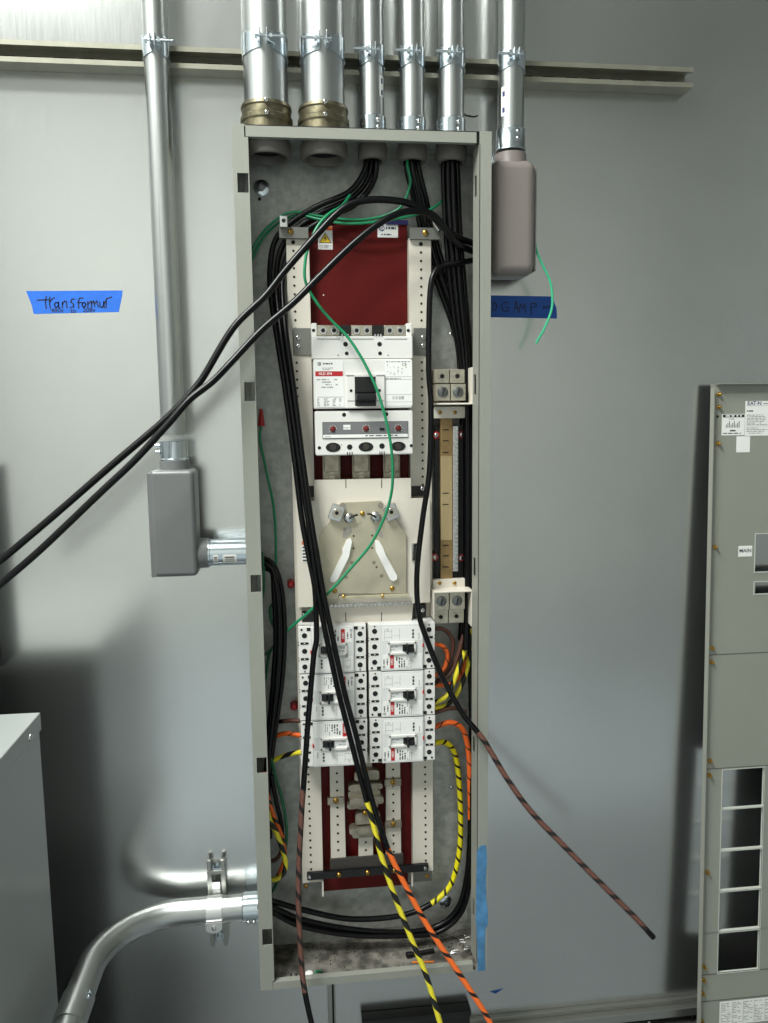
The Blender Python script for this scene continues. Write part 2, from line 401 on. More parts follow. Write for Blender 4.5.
p = at(259.5, 199, YBK-.003); part(enc, 'hole', MB().disc(p.x, p.y, p.z, .0038, DARKH), 'small dark hole')
for u, v in ((451, 334), (451.5, 787), (259, 330)):
    p = at(u, v, YBK-.003); part(enc, 'rivet', MB().screw(p, .004, SILV, slot=False))
for v in (139, 168, 905, 955, 975):      # heads of screws on the outside of the left wall
    p = at(232, v, -.10); part(enc, 'outer_screw', MB().cyl((-W2, -.10, p.z), (-W2-.003, -.10, p.z), .004, SILV, 10))

# ------------------------------------------------------------------ strut
def strut(name, x0, x1, zc, m, axis='x', d=.041, slots_=True):
    """slotted C-channel 41 mm square, open face towards the room"""
    b = MB(); h = .0205; t = .0025
    def bx(a0, a1, y0, y1, c0, c1, mm=m):
        if axis == 'x': b.box(a0, a1, y0, y1, zc+c0, zc+c1, mm)
        else: b.box(zc+c0, zc+c1, y0, y1, a0, a1, mm)
    bx(x0, x1, -t-.0003, -.0003, -h, h)
    for sg in (-1, 1):
        c = sorted((sg*h, sg*(h-t))); bx(x0, x1, -d, -t, *c)
        c = sorted((sg*(h-t), sg*.0110)); bx(x0, x1, -d, -d+t, *c)
        c = sorted((sg*.0110, sg*(.0110+t))); bx(x0, x1, -d+t, -d+.009, *c)
    if slots_:
        n = int((x1-x0)/.0508); L = .014
        for k in range(n):
            c = x0+.03+k*.0508
            bx(c-L, c+L, -t-.0008, -t-.0002, -.0065, .0065, DARKH)
    return b.build(name, None, loc=((x0, 0, zc-h) if axis == 'x' else (zc, 0, x0)))
ZS = 2.3145
o = strut('strut_channel', -1.9, .725, ZS, STRUTM); tag(o, 'long horizontal slotted metal channel across the top of the wall behind the conduits', 'channel')

# ------------------------------------------------------------------ conduits
def conduit(x, r, z0, lab, cat='conduit', sticker=None):
    yc = -.041-r-.0022
    b = MB(); b.lathe((x, yc, z0), (0, 0, 1), [(0, r-.002), (0, r), (ZC-z0, r), (ZC-z0, r-.002)], STEEL, 40)
    root = thing('conduit', (x, yc, z0), lab, cat, 'vertical conduits')
    part(root, 'pipe', b)
    if sticker:
        za, zb, a0, a1 = sticker; n = 6; vs = []; fs = []
        for k in range(n+1):
            an = a0+(a1-a0)*k/n
            for z in (za, zb): vs.append((x+math.sin(an)*(r+.0005), yc-math.cos(an)*(r+.0005), z))
        for k in range(n): fs.append((2*k, 2*k+2, 2*k+3, 2*k+1))
        bb = MB().add(vs, fs, PAPER)
        am = (a0+a1)/2
        for q in (.2, .75):
            zc = za+(zb-za)*q; vs = [(x+math.sin(am+da)*(r+.0009), yc-math.cos(am+da)*(r+.0009), zc+dz) for da, dz in ((-.1, -.005), (.1, -.005), (.1, .005), (-.1, .005))]
            bb.add(vs, [(0, 1, 2, 3)], NAVY)
        part(root, 'sticker', bb, 'small white paper sticker')
    return root, yc
def strap(x, r, lab, sgn=1, zc=ZS):
    yc = -.041-r-.0022; root = thing('conduit_strap', (x, yc, zc-.02), lab, 'conduit strap', 'conduit straps on the long channel')
    R = r+.0022
    for sg in (-1, 1):
        b = MB(); vs = []; fs = []; n = 14; h = .020
        prof = []
        for k in range(n+1):
            an = .13+(PI-.30)*k/n        # from the front gap round to the channel
            prof.append((an, h if an > .9 else h*(.62+.38*an/.9)))
        for an, hh in prof:
            for rr, dz in ((R-.0018, -hh), (R, -hh), (R, hh), (R-.0018, hh)):
                vs.append((x+sg*math.sin(an)*rr, yc-math.cos(an)*rr, zc+dz))
        for k in range(n):
            for q in range(4): fs.append((4*k+q, 4*k+(q+1) % 4, 4*k+4+(q+1) % 4, 4*k+4+q))
        fs += [(0, 1, 2, 3), (4*n+3, 4*n+2, 4*n+1, 4*n)]
        b.add(vs, fs, ZINC)
        xe = x+sg*R*math.sin(.13); b.box(min(xe, xe+sg*.002), max(xe, xe+sg*.002), yc-R-.018, yc-R*.985, zc-.011, zc+.013, ZINC, .0006)
        xb_ = x+sg*.006; b.box(min(xb_, xb_+sg*.008), max(xb_, xb_+sg*.008), -.043, -.0385, zc-.010, zc+.010, ZINC)
        part(root, 'band', b)
    ye = yc-R-.010; xs = x-sgn*(R*.13+.005)
    part(root, 'bolt', MB().cyl((xs+sgn*.024, ye, zc+.002), (xs-sgn*.030, ye, zc+.002), .0027, ZINC, 10).lathe((xs+sgn*.012+sgn*R*.26, ye, zc+.002), (sgn, 0, 0), [(0, .006), (.003, .0055), (.004, .003)], ZINC, 12))
    part(root, 'nut', MB().lathe((xs-sgn*.0005, ye, zc+.002), (-sgn, 0, 0), [(0, .0062), (.0055, .0062)], ZINC, 6))
    return root
RL = .0432; RS = .0252
cons = [(-.189, RL, 'large', 'leftmost of the two wide silver conduits above the enclosure', 'wide conduit strap with bolt on the leftmost wide conduit', -1, None),
        (-.076, RL, 'large', 'right-hand wide silver conduit above the enclosure, next to the narrow ones', 'wide conduit strap with bolt on the right-hand wide conduit', 1, None),
        (.024, RS, 'small', 'first narrow silver conduit above the enclosure, beside the wide pair', 'strap on the first narrow conduit right of the wide pair', 1, (2.235, 2.275, .55, 1.05)),
        (.1065, RS, 'small', 'middle one of the three narrow silver conduits above the enclosure', 'strap on the middle narrow conduit above the enclosure', 1, None),
        (.188, .0265, 'small', 'narrow silver conduit over the enclosure corner, last before the taupe fitting', 'strap on the narrow conduit at the enclosure top right corner', 1, None)]
for x, r, kind, lab, slab, sg, st in cons:
    root, yc = conduit(x, r, ZT+.02, lab, sticker=st)
    strap(x, r, slab, sg)
    if kind == 'large':
        side = 'left' if x < -.1 else 'right'
        c = thing('conduit_connector', (x, yc, ZT), 'dull brass-toned ribbed connector and ring at the foot of the %s wide conduit' % side, 'conduit connector', 'conduit connectors through the enclosure top')
        part(c, 'collar', MB().lathe((x, yc, ZT+.0005), (0, 0, 1), [(0, r+.002), (0, r+.0065), (.018, r+.0055), (.021, r+.0085), (.028, r+.0085), (.031, r+.0055), (.043, r+.005), (.046, r+.0072), (.052, r+.006), (.054, r+.001), (.054, r+.0004)], BRASSY, 40))
        for zz in (.025, .048): part(c, 'screw', MB().screw((x+.002, yc-r-.007, ZT+zz), .0048, SILV, .006))
        zb_ = ZT-.002
        part(c, 'bushing', MB().lathe((x, yc, zb_), (0, 0, -1), [(0, r-.004), (0, r+.0005), (.014, r+.0005), (.016, r+.0045), (.038, r+.0045), (.042, r+.002), (.042, r-.004), (.038, r-.006), (.004, r-.008), (0, r-.004)], BUSH, 40, caps=False), 'grey plastic bushing')
        part(c, 'throat', MB().lathe((x, yc, zb_-.026), (0, 0, 1), [(0, r-.0072), (.003, r-.0072)], DARKH, 30))
    else:
        which = {.024: 'first', .1065: 'middle', .188: 'last'}[x]
        c = thing('conduit_connector', (x, yc, ZT), 'bright zinc set-screw connector on the %s of the three narrow conduits at the enclosure top' % which, 'conduit connector', 'conduit connectors through the enclosure top')
        part(c, 'sleeve', MB().lathe((x, yc, ZT+.0005), (0, 0, 1), [(0, r+.0004), (0, r+.003), (.044, r+.003), (.0455, r+.0015), (.0455, r+.0003)], ZINC, 32))
        for zz in (.020, .034):
            an = .35; part(c, 'screw', MB().screw((x+math.sin(an)*(r+.002), yc-math.cos(an)*(r+.002), ZT+zz), .0046, SILV, .005, d=(math.sin(an), -math.cos(an), 0)))
        part(c, 'locknut', MB().lathe((x, yc, ZT-.002), (0, 0, -1), [(0, r-.004), (0, r+.008), (.004, r+.008), (.004, r-.004)], STEEL, 8, caps=False))
        part(c, 'bushing', MB().lathe((x, yc, ZT-.0062), (0, 0, -1), [(0, r-.003), (0, r+.004), (.004, r+.005), (.028, r+.005), (.032, r+.002), (.032, r-.005), (.003, r-.006), (0, r-.003)], BUSH, 32, caps=False), 'grey plastic bushing')

# conduit bodies (cast elbows with a plate on one side)
def conduit_body(x0, x1, z0, z1, y0, y1, m, xc, yc, rc, side, label, name='cast_elbow', port=None):
    root = thing(name, ((x0+x1)/2, y1, z0), label, 'conduit fitting')
    b = MB(); b.box(x0, x1, y0, y1, z0, z1, m, .021 if side == 'right' else .0105, 5)
    part(root, 'body', b, sharp=60)
    part(root, 'hub', MB().lathe((xc, yc, z1-.012), (0, 0, 1), [(0, rc+.008), (.010, rc+.0065), (.030, rc+.0055), (.030, rc+.0005)], m, 36))
    # swelling where the hub runs into the body
    part(root, 'shoulder', MB().lathe((xc, yc, z1-.034), (0, 0, 1), [(0, rc+.001), (.012, rc+.006), (.026, rc+.0065)], m, 36))
    if side == 'left': part(root, 'cover_plate', MB().box(x0-.0042, x0+.007, y0+.002, y1-.002, z0+.001, z1-.006, m, .0015))
    if side == 'right': part(root, 'cover_plate', MB().box(x1+.0002, x1+.004, y0+.016, y1-.003, z0+.010, z1-.010, m, .0015))
    if port:
        xd, zp, rp, L = port
        xs = x1-.01 if xd > 0 else x0+.01
        part(root, 'side_hub', MB().lathe((xs, yc, zp), (xd, 0, 0), [(0, rp+.008), (.012, rp+.005), (L, rp+.004), (L, rp+.0005)], m, 32))
    return root
# left run
root, ycl = conduit(-.4005, .0245, 1.562, 'far left silver conduit dropping to the grey fitting left of the enclosure')
strap(-.4005, .0245, 'strap on the far left conduit, beside the blue tape label', -1)
x0_, x1_ = at(149, 520, -.103).x, at(196, 520, -.103).x
z1_, z0_ = at(172, 470, -.103).z, at(172, 577, -.103).z
PZ = at(230, 552, ycl).z
conduit_body(x0_+.004, x1_, z0_, z1_, -.108, -.030, LBGREY, -.4005, ycl, .0245, 'left', 'grey cast conduit elbow fitting left of the enclosure, below the far left conduit', port=(1, PZ, .0275, .030))
c = thing('conduit_connector', (-.4005, ycl, 1.552), 'bright zinc sleeve with two set screws on top of the grey left-hand fitting', 'conduit connector')
zb_ = at(172, 461, -.09).z
part(c, 'sleeve', MB().lathe((-.4005, ycl, zb_), (0, 0, 1), [(0, .0252), (0, .0290), (.003, .0295), (.005, .0278), (.040, .0278), (.041, .0250)], ZINC, 36))
for zz in (.018, .031): part(c, 'screw', MB().cyl((-.4005-.0270, ycl-.006, zb_+zz), (-.4005-.0360, ycl-.006, zb_+zz), .0042, ZINC, 10))
c = thing('conduit_stub', (-.30, ycl, PZ), 'short horizontal zinc conduit joining the grey left fitting to the enclosure side', 'conduit')
xs_ = x1_+.021
part(c, 'pipe', MB().lathe((xs_-.004, ycl, PZ), (1, 0, 0), [(0, .0265), (0, .0297), (.006, .0297), (.007, .0282), (-.2545-xs_+.004, .0282)], ZINC, 36))
bb = MB()
for xa, xb in ((xs_+.010, xs_+.020), (xs_+.030, xs_+.058)):
    vs = []; fs = []
    for k in range(7):
        an = .0+.75*k/6
        for xx in (xa, xb): vs.append((xx, ycl-math.cos(an)*.0286, PZ-math.sin(an)*.0286))
    for k in range(6): fs.append((2*k, 2*k+1, 2*k+3, 2*k+2))
    bb.add(vs, fs, PAPER)
    for q in range(3):
        an = .22+.17*q; w = (xb-xa)*.7; xm = (xa+xb)/2
        bb.add([(xm+sx*w/2, ycl-math.cos(an+da)*.0289, PZ-math.sin(an+da)*.0289) for sx, da in ((-1, -.05), (1, -.05), (1, .05), (-1, .05))], [(0, 1, 2, 3)], INKL if q else RUST)
part(c, 'sticker', bb, 'small white paper stickers')
# right run
XR = .3135; RR = .0272
zt_ = at(511, 148, -.1).z
root, ycr = conduit(XR, RR, zt_+.01, 'silver conduit right of the enclosure, running down into the taupe fitting', sticker=(2.205, 2.262, -1.05, -.62))
strap(XR, RR, 'strap on the conduit above the taupe fitting', 1)
x0_, x1_ = at(491, 210, -.104).x, at(536, 210, -.104).x
conduit_body(x0_, x1_, at(515, 275, -.104).z, at(515, 159, -.104).z, -.112, -.026, LBMAUVE, XR, ycr, RR, 'right', 'taupe cast conduit elbow fitting hanging at the right side of the enclosure', port=(-1, at(490, 246, -.07).z, .016, .013))
c = thing('conduit_connector', (XR, ycr, zt_), 'bright zinc set-screw sleeve on top of the taupe fitting', 'conduit connector')
part(c, 'sleeve', MB().lathe((XR, ycr, zt_+.001), (0, 0, 1), [(0, RR+.0004), (0, RR+.0045), (.003, RR+.0045), (.005, RR+.003), (.042, RR+.003), (.044, RR+.0004)], ZINC, 36))
for zz in (.020, .033):
    an = .25; part(c, 'screw', MB().screw((XR+math.sin(an)*(RR+.002), ycr-math.cos(an)*(RR+.002), zt_+zz), .0046, SILV, .005, d=(math.sin(an), -math.cos(an), 0)))

# lower left elbow, bending out from the wall in a level sweep
ZE = .484; RE = .0285; YE = -.052; cx_, cy_, RA = -.428, -.216, .164
pts = [(-.275-.153*k/8, YE, ZE) for k in range(9)]
pts += [(cx_-RA*math.sin(a*PI/2/18), cy_+RA*math.cos(a*PI/2/18), ZE) for a in range(1, 19)]
pts += [(cx_-RA, cy_-.03*k, ZE) for k in range(1, 14)]
el = thing('conduit_elbow', (-.275, YE, ZE), 'wide silver conduit sweeping from the enclosure low on the left out past the transformer', 'conduit')
part(el, 'pipe', MB().tube(pts, RE, STEEL, 36, raw=True))
xq = cx_-RA; yq = cy_-.078
cp = part(el, 'coupling', MB().lathe((xq, yq, ZE), (0, -1, 0), [(0, RE+.0004), (0, RE+.0028), (.075, RE+.0028), (.075, RE+.0004)], STEEL, 36))
for dy in (.012, .024): part(cp, 'screw', MB().screw((xq+.024, yq-dy, ZE+.020), .0048, ZINC, .006, d=(.76, 0, .64)))
c = thing('conduit_connector', (-.268, YE, ZE), 'silver set-screw connector where the swept lower conduit enters the enclosure', 'conduit connector')
part(c, 'sleeve', MB().lathe((-.2545, YE, ZE), (-1, 0, 0), [(0, RE+.0004), (0, RE+.0035), (.038, RE+.0035), (.040, RE+.0004)], ZINC, 36))
for dx in (.014, .026): part(c, 'screw', MB().screw((-.2545-dx, YE-.027, ZE-.019), .0046, SILV, .006, d=(0, -.82, -.57)))
zA, zB_ = at(217, 864, -.021).z, at(218, 946, -.021).z
xk = at(217.5, 905, -.021).x
o = strut('strut_channel', zB_, zA, xk, STRUTZ, axis='z', d=.021, slots_=False); tag(o, 'short upright channel piece on the wall holding the swept lower conduit', 'channel')
c = thing('conduit_strap', (xk, YE, ZE-.05), 'bright one-piece strap over the swept lower conduit on the short channel', 'conduit strap')
b = MB(); vs = []; fs = []; n = 16; R_ = RE+.002; ws_ = .017
for k in range(n+1):
    an = -.55+(PI*.5+1.2)*k/n
    for rr, dx in ((R_-.0018, -ws_), (R_, -ws_), (R_, ws_), (R_-.0018, ws_)): vs.append((xk+dx-.002, YE-math.cos(an)*rr, ZE+math.sin(an)*rr))
for k in range(n):
    for q in range(4): fs.append((4*k+q, 4*k+(q+1) % 4, 4*k+4+(q+1) % 4, 4*k+4+q))
fs += [(0, 1, 2, 3), (4*n+3, 4*n+2, 4*n+1, 4*n)]
STRAPM = mat('bright_strap', (222, 222, 220), .38, .9)
b.add(vs, fs, STRAPM); b.box(xk-.010, xk+.008, -.0235, -.0212, ZE+RE-.010, ZE+RE+.020, SILV)
part(c, 'band', b)
b = MB(); zl = ZE-.027; yl_ = YE-.029
pl = [(xk-.002+math.cos(a)*.018, zl+.004+math.sin(a)*.013) for a in [PI+PI*k/10 for k in range(11)]]+[(xk+.016, zl+.016), (xk-.020, zl+.016)]
b.prism(pl, yl_-.004, yl_-.001, STRAPM); part(c, 'ear', b)
part(c, 'screw', MB().screw((xk-.002, yl_-.004, zl+.004), .005, SILV, .004, slot=False))
for zz, nm in ((at(217, 868, -.01).z, 'upper'), (at(217, 938, -.01).z, 'lower')):
    bb = MB().lathe((xk, -.0031, zz), (0, -1, 0), [(0, .011), (.002, .011), (.002, .001)], ZINC, 20); bb.lathe((xk, -.0051, zz), (0, -1, 0), [(0, .0065), (.006, .0065)], ZINC, 6)
    tag(bb.build('hex_bolt', loc=(xk, -.003, zz)), 'zinc hex bolt and washer inside the short channel, %s of its two' % nm, 'bolt')
bb = MB()
for sg in (-1, 1): bb.box(xk+sg*.0155-.005, xk+sg*.0155+.005, -.0235, -.014, zA-.012, zA+.010, STRUTZ, .002)
bb.box(xk-.021, xk+.021, -.0255, -.0212, zA-.022, zA-.014, STRUTZ, .001)
tag(bb.build('channel_nut', loc=(xk, -.025, zA-.022)), 'bent zinc clip with two prongs at the top of the short channel', 'clip')

# ------------------------------------------------------------------ panelboard interior
YR = -.055
inn = thing('panelboard_interior', (0, -.004, .52), 'panelboard chassis inside the enclosure: red board between perforated cream rails', 'panelboard')
xl0, xl1 = -.157, -.1095; xr0, xr1 = .100, .1475
zt_, zb_ = 1.968, .545
XB0, XB1 = -.1095, .0995
part(inn, 'insulating_board', MB().box(XB0, XB1, -.030, -.024, at(365, 888, -.03).z, at(360, 221, -.03).z, RED), 'dark red insulating board')
for s_, (a, c_) in enumerate(((xl0, xl1), (xr0, xr1))):
    b = MB(); b.box(a, c_, YR, YR+.003, zb_-(.012 if s_ == 0 else .006), zt_, CREAM, .001); b.box(a, a+.003, YR+.003, -.008, zb_, zt_, CREAM); b.box(c_-.003, c_, YR+.003, -.008, zb_, zt_, CREAM)
    xh = at(295.8, 350, YR).x if s_ == 0 else at(421.4, 350, YR).x
    b.disc(xh, YR, zt_-.012, .0042, DARKH)
    k = 0; z = zt_-.029
    while z > zb_+.01:
        b.disc(xh+(.002 if s_ == 0 else .0015)*(zt_-z)*2, YR, z, .0026, DARKH, n=8); z -= .0176; k += 1
    part(inn, 'side_rail', b, 'cream perforated steel rail')
def br_rect(name, u0, v0, u1, v1, Y, d, m, screws=(), smat=BRASS, sr=.005, r=.001, label=None):
    x0, x1, z0, z1 = rect(u0, v0, u1, v1, Y)
    q = part(inn, name, MB().box(x0, x1, Y, Y+d, z0, z1, m, r), label)
    for u, v in screws:
        p = at(u, v, Y); part(q, 'screw', MB().screw(p, sr, smat))
    return q
STR = mat('grey_bracket', (120, 120, 114), .45, .5)
br_rect('mounting_bracket', 279, 227, 308.5, 238.3, -.066, .010, STR, [(290.5, 231.5)], sr=.006)
br_rect('mounting_bracket', 410, 227.5, 441, 239.3, -.066, .010, STR, [(425.5, 233)], sr=.006)
br_rect('mounting_bracket', 293, 328, 312.4, 355.5, -.058, .003, STR, [(298, 338), (298, 346)], SILV, .0045)
br_rect('mounting_bracket', 413.6, 328, 427, 355.5, -.058, .003, STR, [(423, 337.5), (423, 346)], SILV, .0045)
x0, x1, z0, z1 = rect(279.6, 216.5, 287.8, 228, -.074)
q = part(inn, 'bonding_lug', MB().box(x0, x1, -.082, -.066, z0, z1, SILV, .002)); part(q, 'hole', MB().disc((x0+x1)/2, -.082, z1-.010, .0042, DARKH), 'dark screw hole')
p = at(437.8, 224.8, -.078); M_ = Matrix.Translation((p.x, 0, p.z)) @ Matrix.Rotation(-.6, 4, 'Y')
q = part(inn, 'bonding_lug', MB().box(-.0085, .0085, -.084, -.068, -.0125, .0125, SILV, .004, M=M_)); part(q, 'hole', MB().disc(p.x, -.084, p.z, .004, DARKH), 'dark screw hole')
# labels on the red board
x0, x1, z0, z1 = rect(318, 226, 332.5, 249.5, -.0305)
b = MB().box(x0, x1, -.0308, -.030, z0, z1, PAPER); y = -.0310
b.quad(x0, x1, y, z1-.009, z1-.001, ORANGEINK); h = z1-.013; w = (x1-x0)/2; xm = (x0+x1)/2
b.add([(xm-w*.9, y, h-.022), (xm+w*.9, y, h-.022), (xm, y, h)], [(0, 1, 2)], INK); y -= .0002
b.add([(xm-w*.74, y, h-.0205), (xm+w*.74, y, h-.0205), (xm, y, h-.003)], [(0, 1, 2)], YELLOWINK); y -= .0002
b.add([(xm+dx*.001, y, h-.020+dz*.001) for dx, dz in ((1, 14), (-3, 7), (0, 7.5), (-1, 1), (3, 8.5), (0.5, 8))], [(0, 1, 2, 5), (2, 3, 4, 5)], INK)
b.dashes(x0+.002, x1-.002, y, z0+.002, h-.025, INKL, 5, 1.2, .95)
part(inn, 'warning_label', b, 'white label with a yellow electric warning triangle')
x0, x1, z0, z1 = rect(377.5, 224, 398, 237.5, -.0305)
b = MB().box(x0, x1, -.0308, -.030, z0, z1, PAPER); y = -.0311
b.ring((x0+.009, y+.0002, z1-.009), (0, -1, 0), .0003, .0062, .0046, NAVY, 20); b.text('U', x0+.0078, y, z1-.0085, .0085, NAVY, bold=True); b.text('L', x0+.0105, y, z1-.0105, .0085, NAVY, bold=True)
b.dashes(x0+.018, x1-.003, y, z1-.012, z1-.005, INK, 1, 1, 1., .7); b.dashes(x0+.008, x1-.006, y, z0+.003, z0+.009, INK, 1, 1.3, 1., .5)
part(inn, 'listing_label', b, 'small white label with a round mark')
p = at(323.5, 295, -.031); part(inn, 'chip', MB().disc(p.x, -.030, p.z, .0016, PAPER), 'white speck on the red board')
x0, x1, z0, z1 = rect(386, 220, 408, 223, -.034); part(inn, 'edge_strip', MB().box(x0, x1, -.034, -.031, z0-.003, z1, mat('blue_strip', (34, 34, 92), .5)), 'dark blue edge strip')
# bus straps just under the main breaker
for u0, u1 in ((322.5, 340.5), (352, 370), (383, 400)):
    x0, x1, z0, z1 = rect(u0, 452, u1, 482, -.060)
    q = part(inn, 'bus_strap', MB().box(x0, x1, -.064, -.052, z0-.02, z1, ALUD, .002).box(x0+.003, x1-.003, -.072, -.064, z0+.022, z1, ALUD, .003))
    for dz in (.020, .004): part(q, 'bolt', MB().lathe(((x0+x1)/2, -.064, z0+dz+.004), (0, -1, 0), [(0, .0062), (.004, .0062), (.004, .0042), (.001, .0042)], ALU, 14))
# lower busbars, perforated
Yb = -.048
for k, (ua, ub, uc, ud, v1) in enumerate(((330, 343.5, 331, 346, 865), (359, 372, 358.5, 373, 858), (386, 400, 386, 401, 862))):
    z1_ = at(360, 755, Yb).z; z0_ = at(365, v1, Yb).z
    xa = at(ua, 775, Yb).x; xb = at(ub, 775, Yb).x; xc_ = at(uc, v1, Yb).x; xd = at(ud, v1, Yb).x
    b = MB(); b.prism([(xa, z1_), (xb, z1_), (xd, z0_), (xc_, z0_)], Yb-.003, Yb+.006, CREAM)
    n = 12
    for i in range(n):
        z = z1_-.018-i*(z1_-z0_-.02)/n; t = (z1_-z)/(z1_-z0_); xm = ((xa+xb)*(1-t)+(xc_+xd)*t)/2
        if k == 1 and i < 8: continue
        b.disc(xm, Yb-.003, z, .0027, DARKH, n=8)
    part(inn, 'busbar', b, 'cream plated busbar with a row of holes')
for u, v in ((336, 800.5), (393, 782), (393.3, 824)):
    x0, x1, z0, z1 = rect(u-8.5, v-3.5, u+8, v+3.5, -.054)
    q = part(inn, 'bus_clip', MB().box(x0, x1, -.058, -.0512, z0, z1, ALUD, .001)); p = at(u, v, -.058); part(q, 'screw', MB().screw(p, .0062, BRASS, .005))
# stacked connector blocks on the centre busbar
for (u0, u1, v0, v1, d) in ((354, 379, 769, 779, .016), (348, 382, 781, 787, .024), (348, 380, 788, 796, .018), (349, 383, 794, 801, .026), (347, 378, 801, 807, .016), (355, 380, 811, 822, .018), (349, 383, 824, 830, .026), (352, 378, 830, 836, .016)):
    x0, x1, z0, z1 = rect(u0, v0, u1, v1, Yb-.012)
    zm = (z0+z1)/2; b = MB(); e = .004
    b.prism([(x0, z0+e), (x0+e, z0), (x1-e, z0), (x1, z0+e), (x1-.001, z1-e), (x1-2*e, z1), (x0+2*e, z1), (x0+.001, z1-e)], Yb-.003-d, Yb-.0032, ALUD)
    part(inn, 'bus_connector', b)
for u, v in ((365.5, 769.5), (365, 813)):
    p = at(u, v, Yb-.022); part(inn, 'connector_screw', MB().screw(p, .006, BRASS, .005))
# black cross bar at the foot, with brass bolts and feet
pa = at(307, 876, -.062); pb = at(428, 866, -.062)
b = MB(); hz = .0085
b.prism([(pa.x, pa.z-hz), (pb.x, pa.z-hz), (pb.x, pa.z+hz), (pa.x, pa.z+hz)], -.066, -.0585, BLACK)
q = part(inn, 'crossbar', b, 'black insulating crossbar')
for u, v, m_, r_ in ((309.5, 878, SILV, .0045), (425, 868.8, SILV, .0045), (339, 876, BRASS, .006), (367.5, 873.5, BRASS, .006), (394.5, 871, BRASS, .006)):
    p = at(u, v, -.066); part(q, 'bolt', MB().screw((p.x, p.y, pa.z), r_, m_, .006))
DK = mat('dark_busbar_end', (58, 54, 50), .6)
x0, x1, z0, z1 = rect(330, 857, 403, 872, -.05); part(inn, 'bus_support', MB().box(x0, x1, -.056, -.0475, z0+.004, z1+.004, DK, .001), 'smoky dark bus support')
br_rect('foot_bracket', 303, 881, 322, 890, -.046, .012, STR, [(306, 886)], sr=.005)
br_rect('foot_bracket', 408, 871, 432, 882, -.046, .012, STR, [(427, 876)], sr=.005)
for u, v0, v1 in ((322.8, 880, 896), (412.2, 872, 886)):
    x0, x1, z0, z1 = rect(u-.8, v0, u+.8, v1, -.060); part(inn, 'foot_flange', MB().box(x0, x1, -.062, -.03, z0, z1, CREAM))
# black support arms at the shield
for (u0, v0, u1, v1, us, vs_) in ((297, 486, 316, 497, 301, 492), (409, 486, 424.5, 496, 422.3, 488.7), (302, 612, 314, 622, 304, 615), (410, 604.5, 426, 617, 422.7, 610)):
    x0, x1, z0, z1 = rect(u0, v0, u1, v1, -.066)
    q = part(inn, 'support_arm', MB().box(x0, x1, -.068, -.0552, z0, z1, BLACK, .001), 'black insulating arm'); p = at(us, vs_, -.068); part(q, 'screw', MB().screw(p, .0045, SILV))
for (u0, v0, u1, v1) in ((299, 455, 313, 458), ):
    pass

# ------------------------------------------------------------------ main breaker
YM = -.112
x0, x1, z0, z1 = rect(312.7, 322.5, 413.2, 455.2, YM)
mbk = thing('main_circuit_breaker', ((x0+x1)/2, -.056, z0), 'large white main circuit breaker with red label band and black handle', 'circuit breaker')
u_ = lambda a: x0+(a-75)/(668-75)*(x1-x0)           # survey units on the face of the breaker
w_ = lambda c: z1-(c-15)/(800-15)*(z1-z0)
b = MB(); zt2 = w_(92)
b.box(x0, x1, YM+.004, -.0565, w_(225), zt2, WHITE, .002)
b.box(x0, u_(108), YM+.010, -.0565, zt2, z1, WHITE, .002); b.box(u_(632), x1, YM+.010, -.0565, zt2, z1, WHITE, .002)
b.box(u_(108), u_(632), YM+.030, -.0565, zt2-.001, w_(35), mat('breaker_recess', (60, 58, 56), .5))
b.box(x0+.002, x1-.002, YM, -.0565, w_(520), w_(228), WHITE, .003)
b.box(x0+.003, x1, YM+.003, -.0565, z0, w_(531), WHITE, .004)
part(mbk, 'housing', b)
b = MB()
for a, c in ((272, 140), (278, 194), (472, 140), (474, 194)): b.disc(u_(a), YM+.0042, w_(c), .0048 if c < 150 else .004, DARKH)
for a, c in ((228, 205), (522, 205)): b.disc(u_(a), YM+.0042, w_(c), .0013, DARKH)
for a, c, r_ in ((256, 556, .0042), (507, 556, .0042), (107, 752, .0036), (286, 750, .0058), (479, 747, .0058), (655, 747, .0034), (238, 735, .001)): b.disc(u_(a), YM+.0032, w_(c), r_, DARKH)
for a in (272, 286, 300, 466, 478, 492): b.box(u_(a)-.0008, u_(a)+.0008, YM+.0022, YM+.004, z0, z0+.007, DARKH)
for a, c in ((88, 58), (645, 58)): b.disc(u_(a), YM+.0102, w_(c), .0034, DARKH)
part(mbk, 'screw_hole', b, 'round dark screw holes')
for a0, a1 in ((108, 240), (306, 433), (500, 630)):
    q = part(mbk, 'line_terminal', MB().box(u_(a0), u_(a1), YM+.012, YM+.034, w_(88), w_(26), ALU, .0015))
    for a in (a0+(a1-a0)*.27, a0+(a1-a0)*.75):
        part(q, 'set_screw', MB().lathe((u_(a), YM+.0118, w_(58)), (0, -1, 0), [(0, .0080), (.0016, .0075), (.0016, .0050), (.0004, .0048), (.0004, .001)], SILV, 18).disc(u_(a), YM+.0113, w_(58), .0042, DARKH))
for a0, a1 in ((243, 303), (436, 497)):
    b = MB().box(u_(a0), u_(a1), YM+.008, YM+.034, w_(88), w_(27), BLACK, .001)
    for k in range(3): b.box(u_(a0)+.003+k*.006, u_(a0)+.0045+k*.006, YM+.0015, YM+.008, w_(92), w_(82), WHITE)
    part(mbk, 'phase_barrier', b, 'black barrier between terminals')
for a0, a1 in ((108, 240), (308, 438), (502, 635)): part(mbk, 'groove', MB().box(u_(a0), u_(a1), YM+.0034, YM+.006, w_(112), w_(107), INKL))
